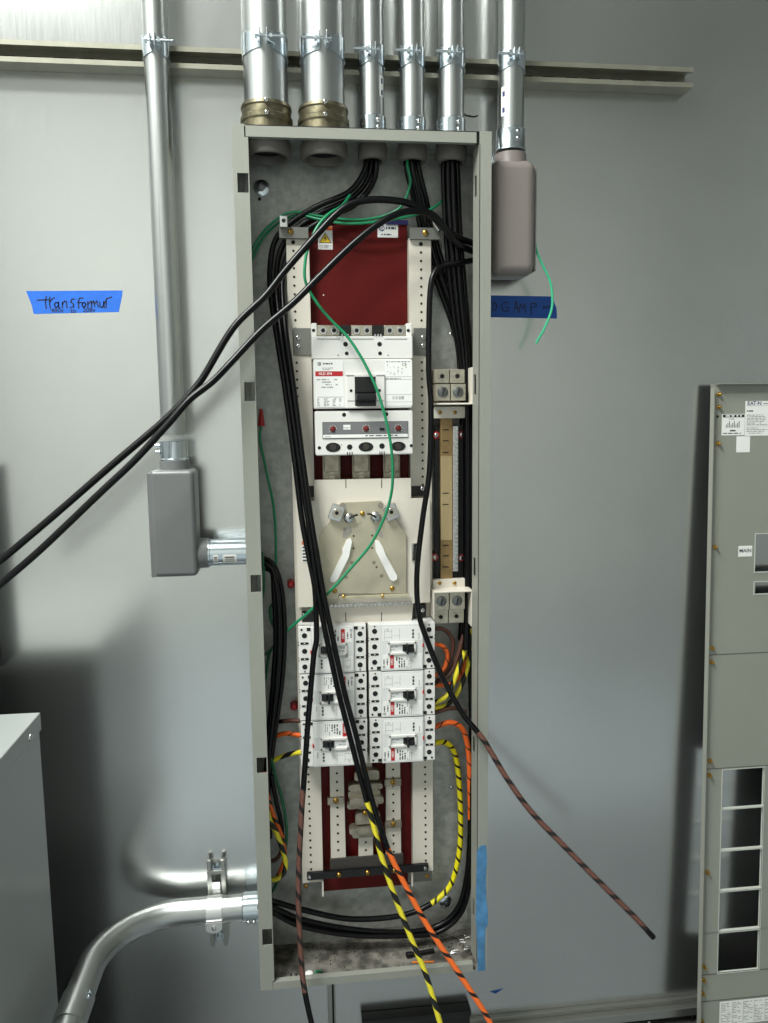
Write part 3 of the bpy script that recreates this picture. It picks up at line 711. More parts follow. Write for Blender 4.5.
# face labels
yl2 = YM-.0006
b = MB().box(u_(92), u_(256), yl2, YM+.001, w_(508), w_(236), PAPER); y = yl2-.0002
b.quad(u_(92), u_(253), y, w_(328), w_(299), REDINK); b.text('HLD 3P4', u_(150), y-.0002, w_(314), .0072, PAPER, bold=True)
b.quad(u_(107), u_(125), y, w_(265), w_(246), INK); b.quad(u_(111), u_(121), y-.0002, w_(261), w_(250), PAPER); b.quad(u_(115), u_(119), y-.0003, w_(261), w_(250), INK)
b.dashes(u_(137), u_(200), y, w_(261), w_(248), INK, 1, 1, 1., .6, seed=3); b.dashes(u_(134), u_(205), y, w_(292), w_(276), INKL, 2, 1, 1., .5, seed=4)
b.dashes(u_(100), u_(235), y, w_(400), w_(340), INKL, 4, 2, .75, .45, seed=5); b.quad(u_(100), u_(250), y, w_(452), w_(449), INKL)
b.dashes(u_(100), u_(120), y, w_(505), w_(458), INKL, 5, .6, 1., .6, seed=6); b.dashes(u_(138), u_(175), y, w_(505), w_(455), INKL, 6, .8, .9, .6, seed=7); b.dashes(u_(190), u_(215), y, w_(505), w_(455), INKL, 6, .6, .9, .6, seed=8); b.dashes(u_(228), u_(245), y, w_(505), w_(455), INKL, 6, .5, .9, .6, seed=9)
part(mbk, 'rating_label', b, 'white rating label with a red band')
b = MB().box(u_(502), u_(662), yl2, YM+.001, w_(505), w_(236), PAPER)
b.dashes(u_(507), u_(650), y, w_(250), w_(238), INKL, 1, 3, .95, .5, seed=10)
for k, a in enumerate((512, 530, 552, 575, 598, 622)): b.dashes(u_(a), u_(a+9), y, w_(325), w_(256), INKL, 8, .35, .6, .5, seed=11+k)
b.text('CE', u_(615), y, w_(262), .0085, INK)
for c in (334, 350, 440, 484): b.quad(u_(504), u_(658), y, w_(c), w_(c-2), INKL)
for k in range(11): b.quad(u_(545+k*6.4), u_(545+k*6.4+(2 if k % 3 else 4)), y, w_(468), w_(449), INK if k > 6 else INKL)
b.dashes(u_(506), u_(600), y, w_(350), w_(338), INKL, 1, 2, .9, .5, seed=20)
part(mbk, 'data_label', b, 'white data label of fine print')
b = MB()
b.box(u_(270), u_(322), YM-.005, YM, w_(512), w_(318), WHITE, .0015); b.box(u_(444), u_(497), YM-.005, YM, w_(512), w_(318), WHITE, .0015)
b.box(u_(270), u_(497), YM-.005, YM, w_(334), w_(314), WHITE, .0015); b.box(u_(270), u_(497), YM-.005, YM, w_(518), w_(505), WHITE, .0015)
for a in (298, 465): b.disc(u_(a), YM-.005, w_(414), .003, DARKH)
for a0, a1 in ((276, 318), (448, 490)):
    for c in (327, 475): b.quad(u_(a0), u_(a1), YM-.0053, w_(c+3), w_(c-3), INKL)
part(mbk, 'handle_frame', b)
b = MB(); b.box(u_(321), u_(445), YM-.004, YM+.0005, w_(508), w_(333), BLACK, .001)
b.box(u_(324), u_(442), YM-.026, YM-.004, w_(470), w_(432), BLACK, .003); b.box(u_(326), u_(440), YM-.008, YM-.004, w_(428), w_(345), BLACK, .002); b.box(u_(326), u_(440), YM-.008, YM-.004, w_(504), w_(480), BLACK, .002)
part(mbk, 'handle', b, 'black toggle handle')
b = MB().box(u_(127), u_(637), YM+.0015, YM+.004, w_(699), w_(598), INK, .001).box(u_(130), u_(634), YM+.001, YM+.004, w_(672), w_(601), TRIP).box(u_(130), u_(634), YM+.0008, YM+.004, w_(694), w_(674), PAPER)
y = YM+.0006
b.dashes(u_(380), u_(590), y, w_(688), w_(678), INK, 1, 2, .9, .6, seed=21); b.dashes(u_(140), u_(180), y, w_(690), w_(682), INKL, 1, 1, .9, .5, seed=22)
b.quad(u_(250), u_(292), y, w_(645), w_(616), PAPER); b.dashes(u_(252), u_(290), y-.0002, w_(644), w_(618), INKL, 3, .6, .9, .4, seed=23); b.box(u_(466), u_(492), YM-.001, YM+.001, w_(650), w_(637), BLACK)
q = part(mbk, 'trip_unit', b, 'grey trip unit strip')
for a in (188, 384, 577):
    b = MB().lathe((u_(a), YM+.001, w_(640)), (0, -1, 0), [(0, .0062), (.002, .0058), (.003, .004)], DIAL, 16)
    for k in range(7):
        an = -.6+k*(PI+1.2)/6; b.disc(u_(a)+math.cos(an)*.0078, YM+.001, w_(640)+math.sin(an)*.0078, .0008, PAPER, n=6)
    part(q, 'dial', b, 'red adjustment dial')
for a in (188, 383, 577):
    pl = [(u_(a)+math.cos(t)*.0155, w_(750)+math.sin(t)*.0098) for t in [2*PI*k/24 for k in range(24)]]
    b = MB().prism(pl, YM+.0022, YM+.0045, BLACK); b.lathe((u_(a), YM+.0024, w_(750)), (0, -1, 0), [(0, .0075), (.0015, .007), (.0015, .003)], mat('dull_hex', (70, 66, 60), .5, .6), 6)
    part(mbk, 'load_lug_opening', b, 'dark oval lug opening')

# ------------------------------------------------------------------ white shield with twin-lug bus panel
YS = -.086
sh = thing('insulating_shield', (-.01, YS, 1.15), 'white insulating shield with tan bus panel, between the main breaker and branch breakers', 'shield')
x0, x1, za, zb = rect(296.5, 479, 430, 606, YS); xt0, xt1, _, _ = rect(314, 479, 411, 500, YS)
zsm = at(362, 499.5, YS).z; zend = at(362, 605, YS).z
b = MB().prism([(xt0, zb), (xt1, zb), (xt1, zsm), (x1, zsm), (x1, zend), (x0, zend), (x0, zsm), (xt0, zsm)], YS, YS+.003, CREAM)
b.prism([(xt0, at(362, 624, YS).z), (xt1, at(362, 624, YS).z), (xt1+.004, zend), (xt0, zend)], YS+.004, YS+.007, CREAM)
b.box(x0, x0+.003, YS+.003, YS+.03, zend, zsm, CREAM); b.box(x1-.003, x1, YS+.003, YS+.03, zend, zsm, CREAM)
part(sh, 'plate', b, 'cream white plate with a raised tab')
for u in (345.5, 381.3):
    for va, vb in ((479, 488), (613, 622)):
        xx, _, z0, z1 = rect(u, va, u+1, vb, YS); part(sh, 'slit', MB().box(xx, xx+.0016, YS-.0004 if va < 500 else YS+.0035, YS+.001 if va < 500 else YS+.005, z0, z1, DARKH), 'dark slit')
S5 = lambda a, c: (296+a/5.647, 480+c/5.647)
def p5(a, c, Y): q = at(*S5(a, c), Y); return (q.x, q.z)
Yp = YS-.006
out = [(265, 128), (480, 118), (500, 140), (622, 305), (622, 640), (240, 640), (235, 672), (130, 690), (130, 320), (190, 235), (235, 140)]
part(sh, 'bus_panel', MB().prism([p5(a, c, Yp) for a, c in out], Yp, YS-.0002, BUSPANEL), 'octagonal tan plated panel')
b = MB()
for a, c in ((325, 316), (325, 386), (430, 313), (430, 383), (455, 491)): q = p5(a, c, Yp); b.disc(q[0], Yp, q[1], .0024, mat('brown_hole', (84, 70, 52), .6))
for a, c in ((318, 468), (440, 466), (483, 541), (283, 548)): q = p5(a, c, Yp); b.disc(q[0], Yp, q[1], .004, mat('worn_hole', (130, 122, 104), .5))
part(sh, 'panel_hole', b, 'brown punched holes')
for a, c in ((375, 190), (218, 625), (270, 660), (490, 655), (543, 612)):
    q = p5(a, c, Yp); part(sh, 'brass_screw', MB().screw((q[0], Yp-.0002, q[1]), .0052, BRASS, .004, slot=False))
xx0, zz0 = p5(240, 672, Yp); xx1, zz1 = p5(640, 640, Yp)
part(sh, 'clear_strip', MB().box(xx0, xx1, Yp-.004, Yp-.0002, zz0, zz1, CLEARP, .001), 'yellowish clear strip')
xx0, zz0 = p5(165, 712, YS); xx1, zz1 = p5(650, 680, YS)
b = MB().box(xx0, xx1, Yp-.004, YS-.0002, zz0+.001, zz1-.0015, TERMS, .002)
n = 22
for k in range(n):
    xk_ = xx0+(k+.5)*(xx1-xx0)/n
    b.lathe((xk_, Yp-.0035, (zz0+zz1)/2), (0, -1, 0), [(0, .0042), (.003, .0036), (.003, .0018), (.0005, .0015)], SILV, 8)
part(sh, 'terminal_strip', b, 'row of small silver terminal screws')
# lugs and white levers in a V
for a, c, ln, tilt in ((230, 185, 'left', .35), (537, 180, 'right', -.35)):
    q = p5(a, c, Yp-.01); M_ = Matrix.Translation((q[0], 0, q[1])) @ Matrix.Rotation(tilt, 4, 'Y')
    l = part(sh, 'lug', MB().box(-.0145, .0145, Yp-.016, Yp-.0002, -.017, .017, SILV, .003, M=M_))
    part(l, 'set_screw', MB().lathe((q[0], Yp-.0158, q[1]), (0, -1, 0), [(0, .0098), (.0018, .009), (.0018, .0058), (.0003, .0055), (.0003, .0005)], ALU, 20).disc(q[0], Yp-.0163, q[1], .0040, DARKH))
for a, c, sg in ((300, 215, 1), (450, 208, -1)):
    q = p5(a, c, Yp-.006)
    l = part(sh, 'clamp_screw', MB().lathe((q[0], Yp-.0002, q[1]), (0, -1, 0), [(0, .0115), (.006, .0115), (.009, .0095), (.0105, .005)], SILV, 20))
    e = p5(a+sg*48, c-18, Yp-.012); part(l, 'tie_end', MB().tube([(q[0], Yp-.012, q[1]), ((q[0]+e[0])/2, Yp-.014, (q[1]+e[1])/2+.002), (e[0], Yp-.012, e[1])], .0022, BLACK, 8), 'black tie end')
levL = [(285, 340), (310, 330), (316, 350), (305, 395), (300, 430), (235, 560), (215, 578), (195, 572), (192, 555), (262, 420), (262, 390), (275, 365)]
levR = [(445, 340), (470, 345), (490, 380), (505, 420), (570, 540), (570, 560), (548, 570), (530, 560), (470, 440), (450, 400)]
for L in (levL, levR):
    part(sh, 'lever', MB().prism([p5(a, c, Yp-.004) for a, c in L], Yp-.007, Yp-.0002, LEVER), 'white cranked lever', sharp=25)
for L in ([(270, 270), (310, 262), (318, 290), (285, 330), (262, 325)], [(445, 268), (470, 262), (494, 318), (480, 326), (450, 300)]):
    part(sh, 'slot', MB().prism([p5(a, c, Yp) for a, c in L], Yp-.0006, Yp, mat('grey_slot', (150, 146, 138), .5)), 'grey slot')
for a, c, r_ in ((263, 143, .006), (478, 143, .006)): q = p5(a, c, Yp); part(sh, 'knockout', MB().disc(q[0], Yp-.0002, q[1], r_, mat('dull_slot', (128, 122, 112), .5)))
x0_, x1_, z0_, z1_ = rect(411.5, 543, 417, 560, YS-.001); q = part(sh, 'latch', MB().box(x0_, x1_, YS-.006, YS-.0002, z0_, z1_, SILV, .001)); p = at(415, 545, YS-.006); part(q, 'screw', MB().screw(p, .0032, BLACK, .003))
x0_, x1_, z0_, z1_ = rect(302, 541, 311, 562, YS-.0005)
b = MB().box(x0_, x1_, YS-.0006, YS-.0002, z0_, z1_, PAPER); b.quad(x0_, x1_, YS-.0009, z1_-.008, z1_, ORANGEINK); b.dashes(x0_+.001, x1_-.001, YS-.0009, z0_, z1_-.010, INK, 5, .7, .9, .5, seed=40); part(sh, 'sticker', b, 'small sticker with an orange band')
# dark gap below the shield, its shade built as a black block
x0_, x1_, z0_, z1_ = rect(326, 616, 348, 627, -.07); part(inn, 'gap_shade', MB().box(x0_, x1_, -.078, -.0552, z0_, z1_, BLACK, .001), 'black block standing in for the dark gap')

# ------------------------------------------------------------------ branch breakers
BW, BH = .1462, .1038; YB0 = -.112; BD = .056
def make_breaker(label):
    root = thing('branch_circuit_breaker', (0, 0, 0), label, 'circuit breaker', 'white branch circuit breakers')
    hw, hh = BW/2, BH/2; g = .0005
    f = 0.      # local face plane of the centre block is y=0; strips sit 6 mm back
    b = MB(); ws = .027
    b.box(-hw+ws, hw-ws, 0, BD, -hh+g, hh-g, WHITE2, .0015)
    part(root, 'housing', b)
    for sg in (-1, 1):
        xa, xb = sorted((sg*(hw-g), sg*(hw-ws)))
        t = MB().box(xa, xb, .005, BD, -hh+g, hh-g, WHITE, .0012)
        xm = sg*(hw-.0135)
        for k in (-1, 0, 1): t.disc(xm, .005, k*.0345+.002, .0056, DARKH, n=16)
        for k in (-.5, .5):
            zc = k*.0345+.002; t.box(xm-.0085, xm+.0085, .0044, .0052, zc-.0024, zc+.0024, DARKH); t.box(xm-.0015, xm+.0015, .0042, .005, zc-.001, zc+.001, WHITE)
            for dz in (-.003, .003): t.disc(xm+sg*.0125, .005, zc+dz, .0011, DARKH, n=6)
        for zc in (-.0455, ): t.box(xm-sg*.009-.004, xm-sg*.009+.004, .0043, .0052, zc-.004, zc+.003, DARKH); t.disc(xm+sg*.006, .005, zc, .0024, DARKH, n=10)
        t.disc(xm-sg*.0, .005, .047, .0018, DARKH, n=8)
        part(root, 'terminal_cover', t)
    # label: upper and lower paper, red band standing on end, turned print
    y = -.0004; lx0, lx1 = -hw+ws+.003, hw-ws-.003
    b = MB().box(lx0, lx1, y, .0008, -.047, -.0155, PAPER); yy = y-.0002
    b.box(lx0, lx1, y, .0008, .0150, .047, PAPER)
    bx0 = lx0+.0165; b.quad(bx0, bx0+.0085, yy, -.046, -.0160, REDINK); b.text('HFD', bx0+.0043, yy-.0002, -.031, .0072, PAPER, rot=PI/2, bold=True)
    b.quad(lx0+.001, lx0+.0058, yy, -.045, -.0402, INK); b.quad(lx0+.0022, lx0+.0046, yy-.0002, -.0438, -.0414, PAPER)
    b.dashes(lx0+.001, lx0+.0055, yy, -.038, -.020, INK, 1, 1, 1., .55, vert=True, seed=31)
    b.dashes(lx0+.008, lx0+.013, yy, -.038, -.020, INK, 1, 1, .9, .5, vert=True, seed=32)
    b.dashes(bx0+.012, bx0+.034, yy, -.0445, -.0175, INK, 4, 1.2, .62, .5, vert=True, seed=33)
    b.dashes(bx0+.035, bx0+.048, yy, -.046, -.017, INKL, 3, 1.4, .8, .35, vert=True, seed=34)
    for xx in (lx0+.004, lx0+.020, lx0+.037): b.quad(xx, xx+.0006, yy, .018, .043, INKL)
    for zz in (.0235, .036): b.quad(lx0+.004, lx0+.020, yy, zz, zz+.0006, INKL); 
    b.quad(lx0+.024, lx0+.037, yy, .026, .0266, INKL); b.ring((lx0+.011, yy+.0001, .0405), (0, -1, 0), .0002, .0026, .0019, INKL, 12)
    b.dashes(lx1-.022, lx1-.017, yy, .020, .042, INK, 1, 1.3, 1., .8, vert=True, seed=35); b.dashes(lx1-.008, lx1-.005, yy, .018, .032, INKL, 1, 1.5, 1., .6, vert=True, seed=36)
    part(root, 'label', b, 'white label with red band and turned print')
    fx0, fx1 = -.0315, .030
    b = MB()
    b.box(fx0, fx1, -.004, .001, .0075, .0135, WHITE, .001); b.box(fx0, fx1, -.004, .001, -.0150, -.0095, WHITE, .001)
    b.box(fx0, fx0+.005, -.004, .001, -.0150, .0135, WHITE, .001); b.box(fx1-.0045, fx1, -.004, .001, -.0150, .0135, WHITE, .001)
    b.quad(fx0+.004, fx1-.004, -.0006, -.010, .008, WHITE2); b.dashes(fx0+.007, fx0+.026, -.0008, -.007, .005, INKL, 2, 1, .9, .35, seed=37)
    part(root, 'handle_frame', b)
    b = MB(); b.box(.0005, .026, -.003, .0006, -.008, .0065, BLACK, .0015); b.box(.0075, .0125, -.016, -.002, -.0115, .010, BLACK, .0015)
    b.box(.013, .0245, -.010, -.002, -.010, .003, BLACK, .002); b.box(.002, .0075, -.007, -.002, -.006, .004, BLACK, .001)
    part(root, 'handle', b, 'black toggle handle')
    part(root, 'test_button', MB().box(hw-ws-.002, hw-ws+.0015, -.001, .004, -.001, .007, REDINK, .0005), 'small red button')
    return root
proto = make_breaker('topmost of the right-hand column of white branch breakers, below the clear tan panel')
XRb, XLb = .0708, -.0800; ZTb = at(402, 624, YB0).z-BH/2-.0002; ZTl = at(332, 626.5, YB0).z-BH/2-.0002
STEP = .1052
lr = ['', 'second white breaker of the right-hand column, between upper and lower ones', 'bottom white breaker of the right-hand column, above the lower busbars']
ll = ['top white breaker of the left-hand column, crossed by two black cables', 'second white breaker of the left-hand column, handle turned left', 'bottom white breaker of the left-hand column, above the cream rail']
proto.location = (XRb, YB0, ZTb); proto.rotation_euler = (0, .010, 0)
for k in (1, 2):
    c = copy_tree(proto, loc=(XRb, YB0, ZTb-k*STEP), label=lr[k])
for k in (0, 1, 2):
    c = copy_tree(proto, loc=(XLb, YB0, ZTl-k*STEP), label=ll[k]); c.rotation_euler = (0, PI+.010, 0)

# ------------------------------------------------------------------ neutral assembly
ne = thing('neutral_bar_assembly', (.19, -.008, 1.15), 'neutral bar inside the enclosure right side, two lug blocks joined by worn brass', 'neutral bar')
YN = -.070
def lug_block(vt, vb, u0, u1, up):
    x0, x1, z0, z1 = rect(u0, vt, u1, vb, YN); xm = (x0+x1)/2
    lw = (x1-x0)*.80
    b = MB()
    b.box(x1-.004, x1, YN-.030, -.03, z0, z1, CREAM, .0015); b.box(x0, x1, -.034, -.03, z0, z1, CREAM)
    if up: b.box(x0, x1, YN-.030, -.03, z0, z0+.004, CREAM, .0015)
    else: b.box(x0, x1, YN-.030, -.03, z1-.004, z1, CREAM, .0015); b.box(x0, x0+.003, YN-.030, -.03, z0+.02, z1, CREAM, .0015)
    blk = part(ne, 'lug_cradle', b, 'cream angled cradle')
    zm = (z0+z1)/2; off = .006 if up else -.006
    lx0 = x0+.0035
    for row in (0, 1):
        for cl in (0, 1):
            a = lx0+cl*lw/2; za, zb = (zm+.001+off, z1-.003 if up else z1-.006) if row == 0 else ((z0+.009 if up else z0+.003), zm-.001+off)
            smallrow = (row == 0) == up
            Y = YN-.004 if smallrow else YN-.014
            l = part(blk, 'lug', MB().box(a+.0006, a+lw/2-.0006, Y, -.036, za, zb, ALU, .0015))
            xc, zc = a+lw/4, (za+zb)/2
            if smallrow: part(l, 'set_screw', MB().lathe((xc, Y+.0002, zc), (0, -1, 0), [(0, .0088), (.0016, .0084), (.0016, .0052), (.0002, .005), (.0002, .0005)], ALU, 18).disc(xc, Y-.0002, zc, .0040, DARKH))
            else: part(l, 'slotted_screw', MB().screw((xc, Y+.0002, zc), .0112, DKS, .004))
lug_block(368, 405, 432.5, 470.5, True)
lug_block(588, 624, 431, 470, False)
for v0, v1, us, vs_ in ((406.5, 417.5, (440, 455), 412.5), (579, 588, (439.5, 454.5), 583)):
    x0, x1, z0, z1 = rect(432.5, v0, 465, v1, -.062)
    q = part(ne, 'bracket', MB().box(x0, x1, -.064, -.050, z0-.002, z1, CREAM, .002))
    for u in us: p = at(u, vs_, -.064); part(q, 'screw', MB().screw(p, .0042, BRASS, .003))
x0, x1, z0, z1 = rect(440.2, 417, 452.3, 580, -.052)
b = MB(); b.box(x0, x1, -.056, -.044, z0-.004, z1+.004, TERMB, .001)
xa, xb, za, zb = rect(440.6, 456, 452, 540, -.056); b.box(xa, xb, -.0568, -.0555, za, zb, mat('pale_brass', (192, 170, 128), .4, .5))
S8 = lambda a, c: (410+a/3.657, 360+c/3.657)
for c in (255, 295, 338, 487, 528, 678, 716, 757):
    p = at(*S8(128, c), -.0572); b.box(p.x-.005, p.x+.008, -.0575, -.0555, p.z-.001, p.z+.001, DARKH)
part(ne, 'brass_bar', b, 'worn brass bar')
x0, x1, z0, z1 = rect(452.6, 426, 458, 571, -.056)
b = MB().box(x0, x1, -.060, -.046, z0, z1, TERMS, .001); n = 34
for k in range(n):
    z = z0+(k+.5)*(z1-z0)/n; b.lathe(((x0+x1)/2, -.0598, z), (0, -1, 0), [(0, .0042), (.003, .0036), (.003, .0017), (.0006, .0014)], SILV, 8)
part(ne, 'terminal_strip', b, 'silver strip of small terminal screws')
for u, v in ((435, 435), (460, 434.5), (433.5, 556), (459.5, 556.5)):
    p = at(u, v, -.03); q = part(ne, 'standoff', MB().cyl((p.x, -.046, p.z), (p.x, -.0072, p.z), .0085, REDW, 16), 'red insulating standoff'); part(q, 'screw', MB().screw((p.x, -.046, p.z), .005, SILV))
x0, x1, z0, z1 = rect(434, 425, 464, 578, -.03)
part(ne, 'backing_bar', MB().box(x0, x1, -.0445, -.036, z0, z1, BLACKM), 'black backing bar')
for u, v in ((291, 584), (294, 706)):
    p = at(u, v, -.02); q = MB().lathe((p.x, -.0072, p.z), (0, -1, 0), [(0, .009), (.020, .0085), (.024, .005)], REDW, 16); 
    o = q.build('insulating_standoff', loc=(p.x, -.007, p.z)); tag(o, 'small red standoff on the enclosure back, %s' % ('beside the left black cable loop' if v < 600 else 'behind the left breaker column'), 'standoff')

# ------------------------------------------------------------------ cables
def cable(name, pts, r, ms, label, group=None, cat='cable', parts=None, n=12):
    P = [at(u, v, Y) for u, v, Y in pts]
    o = MB().tube(P, r, ms, n).build(name, loc=P[0], sharp=60)
    return tag(o, label, cat, group)
G = 'black power cables'
RC = .0060
# three from the first narrow conduit: over the left rail and down across the breakers
cable('power_cable', [(368, 150, -.067), (364, 172, -.067), (349, 192, -.062), (318, 206, -.052), (293, 221, -.040), (276, 239, -.040), (270.5, 262, -.044), (270.5, 292, -.054), (277, 337, -.074), (286, 395, -.090), (294, 455, -.108), (302, 520, -.116), (309.5, 560, -.120), (315, 590, -.122), (316.5, 640, -.125), (314, 653, -.128), (308, 723, -.142), (304, 780, -.160), (302, 806, -.165), (298.6, 876, -.172), (299, 918, -.180), (302, 971, -.195), (305.6, 996, -.205), (313, 1030, -.22)], RC,
      [(0, WIRE), (.735, BROWNSTR), (.955, WIRE)], 'black cable with a brown striped lower end hanging down the left of the breakers', G)
cable('power_cable', [(372, 150, -.060), (369, 176, -.054), (353, 197, -.052), (322, 212, -.046), (299, 227, -.036), (283, 245, -.034), (277, 266, -.038), (276.5, 292, -.050), (281.5, 337, -.082), (290, 395, -.100), (298.5, 455, -.114), (308, 520, -.126), (313, 555, -.132), (318.5, 594, -.135), (325, 630, -.139), (338, 690, -.146), (349.5, 735, -.152), (359, 772, -.158), (366, 798, -.163), (374, 827, -.168), (381, 855, -.173), (395, 897, -.182), (413, 943, -.194), (427, 978, -.205), (442, 1030, -.22)], RC,
      [(0, WIRE), (.735, YELSTR2)], 'black cable ending in a yellow striped tail that drops below the enclosure', G)
cable('power_cable', [(377, 150, -.066), (374, 180, -.060), (357, 203, -.060), (327, 218, -.054), (304, 232, -.045), (290, 250, -.045), (283.5, 270, -.048), (282.5, 294, -.064), (286.5, 337, -.092), (294.5, 395, -.110), (302, 455, -.122), (311, 520, -.136), (317, 555, -.142), (323.5, 594, -.146), (331, 630, -.150), (344, 690, -.158), (356, 735, -.164), (365, 772, -.170), (372, 800, -.174), (384, 838, -.180), (392, 858.5, -.183), (406, 886.6, -.188), (427, 925, -.198), (455, 967.5, -.212), (483, 1010, -.226), (494, 1030, -.232)], RC,
      [(0, WIRE), (.77, ORSTR)], 'black cable ending in an orange striped tail that drops below the enclosure', G)
# bundles from the other two narrow conduits, straight down the right side
def bundle(starts, rows, labels, r=.0058):
    for k, (du, dY, lab) in enumerate(labels):
        cable('power_cable', [(u+du*s, v, Y+dY*t) for (u, v, Y, s, t) in rows], r, WIRE, lab, G)
NB = 'black cable in the strand from the middle narrow conduit, %s of its three'
bundle(None, [(411, 150, -.067, .8, .7), (413, 170, -.066, 1, 1), (419, 195, -.060, 1, 1), (426, 225, -.034, 1, .6), (434, 255, -.030, 1, .6), (446, 290, -.030, 1, .6), (457, 320, -.030, 1, .6), (463, 350, -.028, .8, .6), (466, 420, -.026, .6, .6), (466, 520, -.024, .6, .6), (466, 600, -.024, .6, .6), (464, 640, -.03, .6, .6)],
       [(-6, .004, NB % 'left'), (0, -.010, NB % 'middle'), (6, .004, NB % 'right')])
NB = 'black cable hanging from the conduit at the enclosure top right corner, %s of four'
bundle(None, [(450, 150, -.070, .8, .8), (450.5, 175, -.066, 1, 1), (452.5, 225, -.062, 1, 1), (456, 270, -.060, 1, 1), (461, 320, -.056, .9, 1), (465, 355, -.050, .7, 1), (467.5, 420, -.052, .35, .9), (468, 520, -.052, .35, .9), (467.5, 600, -.052, .35, .9), (466, 650, -.06, .4, .9)],
       [(-7, .006, NB % 'first'), (-2.4, -.008, NB % 'second'), (2.4, -.009, NB % 'third'), (7, .006, NB % 'last')])
# two long cables that come in from the right fitting, arch over the top and leave to the left, out of the box
cable('power_cable', [(477, 243.5, -.069), (472.6, 243, -.070), (455, 236, -.082), (441, 225, -.104), (427, 212, -.122), (406, 202.5, -.134), (376, 199.5, -.140), (352, 203.5, -.144), (335.5, 215, -.148), (311, 241, -.154), (286, 269.5, -.160), (265, 296, -.168), (233.5, 327.5, -.180), (202, 379, -.194), (184.5, 400, -.201), (162.5, 422, -.208), (112, 465, -.222), (51, 518, -.236), (-20, 578, -.25)], .0069, WIRE,
      'upper of the two long black cables arching out of the enclosure to the left edge', G)
cable('power_cable', [(477, 251.5, -.073), (472.6, 251, -.075), (455, 242, -.092), (435, 216.5, -.116), (417, 211, -.130), (396, 214.5, -.142), (372, 228.5, -.150), (346, 250.5, -.156), (318, 278, -.162), (293, 303, -.168), (261.6, 330, -.176), (230, 363.5, -.192), (212, 382, -.210), (189.6, 399.5, -.222), (169, 423, -.232), (135, 460, -.242), (101.6, 491.5, -.249), (67.7, 524, -.254), (34, 555.5, -.26), (-22, 603, -.27)], .0069, WIRE,
      'lower of the two long black cables arching out of the enclosure to the left edge', G)
# cable down the right rail, leaving the box to the lower right
cable('power_cable', [(477, 260, -.066), (472.6, 260.6, -.068), (455, 263.5, -.078), (441, 266.5, -.092), (432.5, 277, -.100), (429.5, 303, -.104), (428.7, 370, -.106), (431, 405, -.108), (429.5, 470, -.112), (422.5, 520, -.114), (417, 572, -.118), (418.5, 612, -.124), (427, 640, -.130), (441, 674, -.142), (462, 712.5, -.160), (483, 739, -.178), (506, 777, -.196), (531, 811.5, -.212), (563, 845, -.228), (602, 884.5, -.246), (637.5, 920, -.262), (653.5, 937.6, -.27)], RC,
      [(0, WIRE), (.655, BROWNSTR), (.985, WIRE)], 'black cable with a brown striped tail sticking out past the enclosure at lower right', G)
# left loop of black cables entering from the short stub
NB = 'black cable looping down the left side of the enclosure from the grey fitting, %s'
for du, dv, dY, lab in ((0, 0, 0, 'outermost'), (-5, 5, -.012, 'middle one'), (-9, 9, .010, 'innermost')):
    cable('power_cable', [(252, 556+dv*.3, -.075), (262, 558+dv, -.075+dY), (272, 563+dv, -.080+dY), (280+du*.7, 581+dv, -.085+dY), (284+du, 612, -.086+dY), (284.5+du, 645, -.085+dY), (282+du, 683, -.080+dY), (277+du*.8, 718, -.072+dY), (271+du*.5, 762, -.064+dY), (268+du*.4, 800, -.06+dY), (270+du*.4, 838, -.06+dY)], .0056, WIRE, NB % lab, G)
# low black bundle from the swept conduit across the floor of the box and up the right
cable('power_cable', [(258, 899, -.066), (272, 901, -.066), (300, 909, -.058), (346, 918.5, -.050), (388, 917.5, -.048), (418, 910.5, -.046), (440, 897, -.044), (452, 882, -.040), (459.5, 850, -.038), (460.5, 810, -.038), (458, 772, -.040), (454, 752, -.046), (445.5, 742.5, -.060), (434, 743, -.072)], .0064,
      [(0, WIRE), (.47, YELSTR)], 'cable along the enclosure floor turning yellow striped as it climbs beside the lower right rail', G)
NB = 'black cable lying along the enclosure floor and climbing the right corner, %s'
for k, (dv, du, dY, r_, lab) in enumerate(((0, 0, 0, .0062, 'topmost'), (6, 3, .006, .0058, 'middle one'), (10, 6, -.010, .0058, 'lowest'))):
    ms = [(0, WIRE), (.70, ORSTR2)] if k == 0 else WIRE
    pts = [(258, 903+dv*.3, -.078), (272, 907+dv*.5, -.078), (300, 919+dv*.7, -.066+dY), (350, 929+dv*.6, -.058+dY), (402, 932+dv*.4, -.056+dY), (438, 926+dv*.6, -.052+dY), (458+du*.6, 907+dv*.5, -.050+dY), (466.5+du*.6, 878, -.050+dY), (470+du*.3, 835, -.052+dY)]
    pts += [(470, 790, -.054), (468.5, 752, -.058), (463, 730, -.062), (451, 722.5, -.068), (434, 727, -.075)] if k == 0 else [(471+du*.2, 790, -.050+dY), (471, 700, -.04), (470, 650, -.04)]
    cable('power_cable', pts, r_, ms, (NB % lab) if k else 'cable climbing the right corner and curving orange into the lowest right breaker', G)
